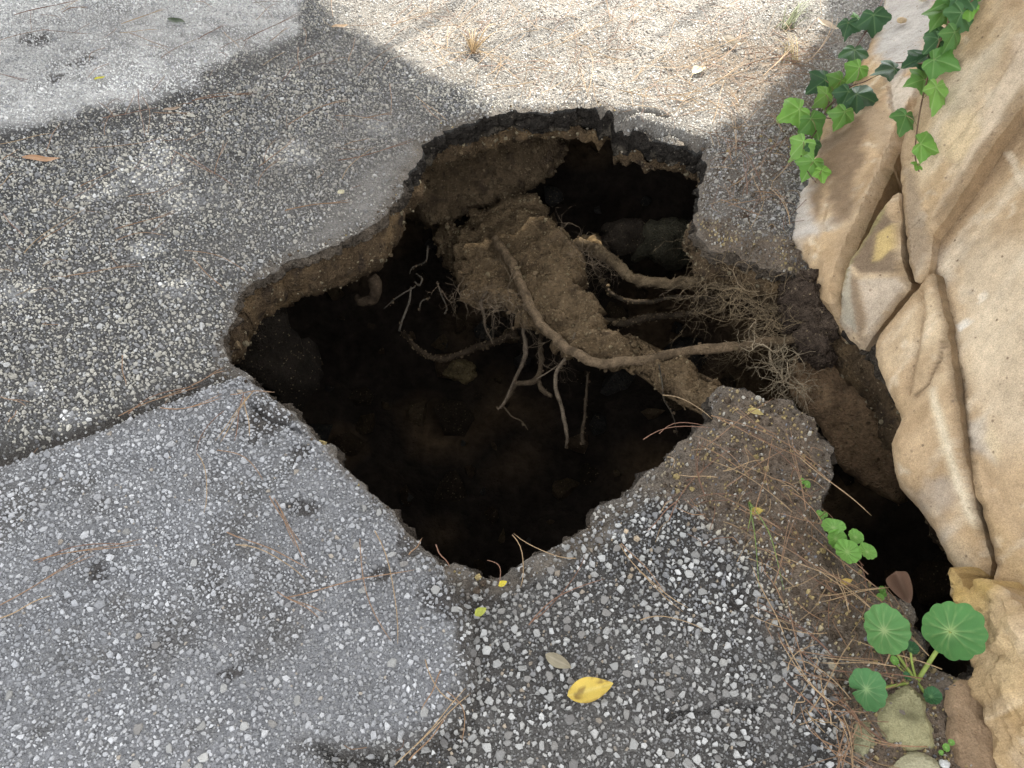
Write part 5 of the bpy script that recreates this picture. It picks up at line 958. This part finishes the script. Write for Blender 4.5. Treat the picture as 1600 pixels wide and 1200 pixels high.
# finer litter that nobody could count
lit = MB()
def litter(x0, y0, x1, y1, bend, pair, g, zlift=0, tone=None):
    a_ = P(x0, y0, 0.008+zlift); b_ = P(x1, y1, 0.008+zlift*.4); m_ = (a_+b_)/2+np.array([rg.gauss(0, .008), rg.gauss(0, .008), .003]); v, c3_, f4 = tube_arrays(catmull([a_, m_, b_], 4), 0.0008, 3); lit.add(v, c3_, f4, np.asarray(rg.choice(NCOL))*rg.uniform(.6, 1.1))
rand_needles(DIRT, 110, (20, 100), 125, 45, G2, litter); rand_needles([(600,0),(1300,0),(1260,190),(1050,190),(800,150),(640,90)], 320, (14, 70), 30, 60, G3, litter, (0.004, .012))
rand_needles([(1000,640),(1290,690),(1290,830),(1020,860)], 30, (15, 60), 130, 60, G2, litter); rand_needles([(0,0),(600,0),(560,300),(300,380),(0,560)], 60, (15, 50), 25, 50, G1, litter, (0, .003))
rand_needles([(1110,180),(1240,170),(1250,350),(1110,370)], 60, (12, 50), 55, 60, G1, litter, (0, .004)); rand_needles([(0,640),(380,600),(640,860),(700,1190),(0,1190)], 25, (15, 45), 40, 60, G1, litter, (.01, .012))
lo = link('needle_litter', lit.mesh('needle_litter', M_NEEDLE, False)); tag(lo, 'fine broken pine needle litter strewn over dirt and asphalt', None, None, 'stuff')

# crumbs of soil and grit on the dirt and round the rim
def crumbs():
    rng = np.random.default_rng(77); n = 26000; x = rng.uniform(-0.9, 1.25, n); y = rng.uniform(0.3, 2.6, n); p = np.stack([x, y], 1); sdh = -poly_sd(p, HPR[::3])[0]; ok = (sdh > 0.004); p = p[ok]; sdh = sdh[ok]
    F = road_fields(p, sdh); k = np.clip(np.maximum(np.maximum(F['F'], F['rim']), 0.6*F['G']), 0, 1)*np.clip(0.7+0.8*fbm(p, 0.08, 3, 48), 0, 1); ok = rng.uniform(0, 1, len(p)) < k*0.85; p = p[ok]; sdh = sdh[ok]; F = {a: b[ok] for a, b in F.items()}
    z = road_z(p, sdh, F); r = np.clip(0.0024*np.exp(0.5*rng.normal(size=len(p))), 0.0012, 0.009); v0, f0 = ICO[1]; N = len(p)
    jit = rng.uniform(0.65, 1.25, (N, len(v0), 1)); V = (v0[None]*jit*r[:, None, None]*np.array([1, 1, .8])+np.stack([p[:, 0], p[:, 1], z+r*0.3], 1)[:, None]).reshape(-1, 3); f = (f0[None]+np.arange(N)[:, None, None]*len(v0)).reshape(-1, 3)
    c = mix(np.tile([0.135, 0.104, 0.076], (N, 1)), (0.085, 0.064, 0.047), rng.uniform(0, 1, N)); c = mix(c, (0.36, 0.28, 0.13), (rng.uniform(0, 1, N) < 0.10)*1.0)
    o = link('soil_crumbs', mesh('soil_crumbs', V, f, np.repeat(c, len(v0), 0), M_SOIL, False)); tag(o, 'loose soil crumbs and grit round the hole', None, None, 'stuff'); print('crumbs', N)
crumbs()
# pale pebbles stuck in the foot of the bitumen band
def band_pebbles():
    rng = np.random.default_rng(78); far = np.nonzero((bp[:, 1] > 1.75) | (TA < 0.06))[0]; sel = rng.choice(far, 420); mb = MB(); v0, f0 = ICO[1]
    for i in sel:
        r = rng.uniform(0.002, 0.006); t = rng.choice([rng.uniform(0.85, 1.05), rng.uniform(0.1, 1)]); q = bp[i]+np.array([outd[i, 0], outd[i, 1], 0])*0.008; q = q+np.array([0, 0, -TA[i]*t]); mb.add(v0*r*rng.uniform(.6, 1.2, (len(v0), 1))+q, f0, None, np.array(rng.choice([0.08, 0.16, 0.30]))*np.array([1.1, .95, .7]))
    o = link('band_pebbles', mb.mesh('band_pebbles', M_STONE, False), road); o['kind'] = 'stuff'
band_pebbles()

# ------------------------------------------------------------------ unseen PINE added beyond the frame, its crown shaped to shade the near road
def pine():
    t = empty('shade_pine', (2.6, 8.2, 0)); org = np.array(t.location); tag(t, 'unseen pine added beyond the road to shade the broken asphalt', 'tree')
    rng = np.random.default_rng(41); lit_px = [(505,-140),(503,0),(530,30),(650,95),(770,166),(900,160),(1000,180),(1085,204),(1150,175),(1220,115),(1275,50),(1305,-140)]
    litp = P2(lit_px); N = 60000
    fx = rng.uniform(-5.0, 3.4, N); fy = rng.uniform(-1.2, 5.2, N); z = rng.uniform(2.8, 3.5, N); p = np.stack([fx, fy], 1)
    sd = poly_sd(p, litp)[0]; ok = sd < -0.04-0.02*fbm(p, 0.15, 2, 5)
    far = (fy > 3.6) & (fx > -0.85) & (fx < 1.5); ok &= ~far
    # a few thin sprays reach across the lit gap
    fx, fy, z = fx[ok], fy[ok], z[ok]; n = len(fx)
    S = np.array(SUND); c = np.stack([fx, fy, np.zeros(n)], 1)+S[None]*(z/S[2])[:, None]
    a = rng.normal(size=(n, 3)); a[:, 2] *= 0.5; a /= np.linalg.norm(a, axis=1)[:, None]; b = np.cross(a, rng.normal(size=(n, 3))); b /= np.linalg.norm(b, axis=1)[:, None]
    sz = np.minimum(rng.uniform(0.05, 0.10, n), np.clip(-sd[ok]*0.6, 0.022, 1))[:, None]; a *= sz; b *= sz
    V = np.stack([c-a-b, c+a-b, c+a+b, c-a+b], 1).reshape(-1, 3)-org; F = np.arange(4*n).reshape(-1, 4)
    cr = link('crown', mesh('crown', V, F, None, M_PINE, False), t)
    v, c3_, f4 = tube_arrays(catmull([(0, 0, -0.3), (-0.1, -0.3, 2), (-0.3, -0.7, 4), (-0.5, -1.2, 4.6)], 8), np.linspace(0.22, 0.09, 25), 10, 0.06, 3); mb = MB(); mb.add(v, c3_, f4)
    link('trunk', mb.mesh('trunk', M_BARK, True), t)
    mb = MB()
    for k in range(40):
        e = c[rng.integers(n)]-org
        tp = np.linspace(0, 1, 20)[:, None]; sg = np.array([-0.5, -1.2, 4.2])+(e-np.array([-0.5, -1.2, 4.2]))*tp+org; fp = (sg-S*(sg[:, 2:]/S[2]))[:, :2]
        if (poly_sd(fp, litp)[0] > -0.08).any(): continue
        s_ = np.array([-0.5, -1.2, 4.2]); 
        v, c3_, f4 = tube_arrays(catmull([s_, (s_+e)/2+[0, 0, .1], e], 6), np.linspace(0.05, 0.015, 13), 6); mb.add(v, c3_, f4)
    for a_, b_, rr in (((560,95),(760,-40),.012), ((760,75),(1010,-30),.009), ((1020,60),(1130,-30),.012)):
        pa, pb = P(*a_), P(*b_); m_ = (pa+pb)/2+np.array([.04, -.03, 0]); pts = np.array([q+S*(4.0/S[2]) for q in (pa, m_, pb)])-org; v, c3_, f4 = tube_arrays(catmull(pts, 6), rr, 6); mb.add(v, c3_, f4)
    link('branch', mb.mesh('branch', M_BARK, True), t)
pine()
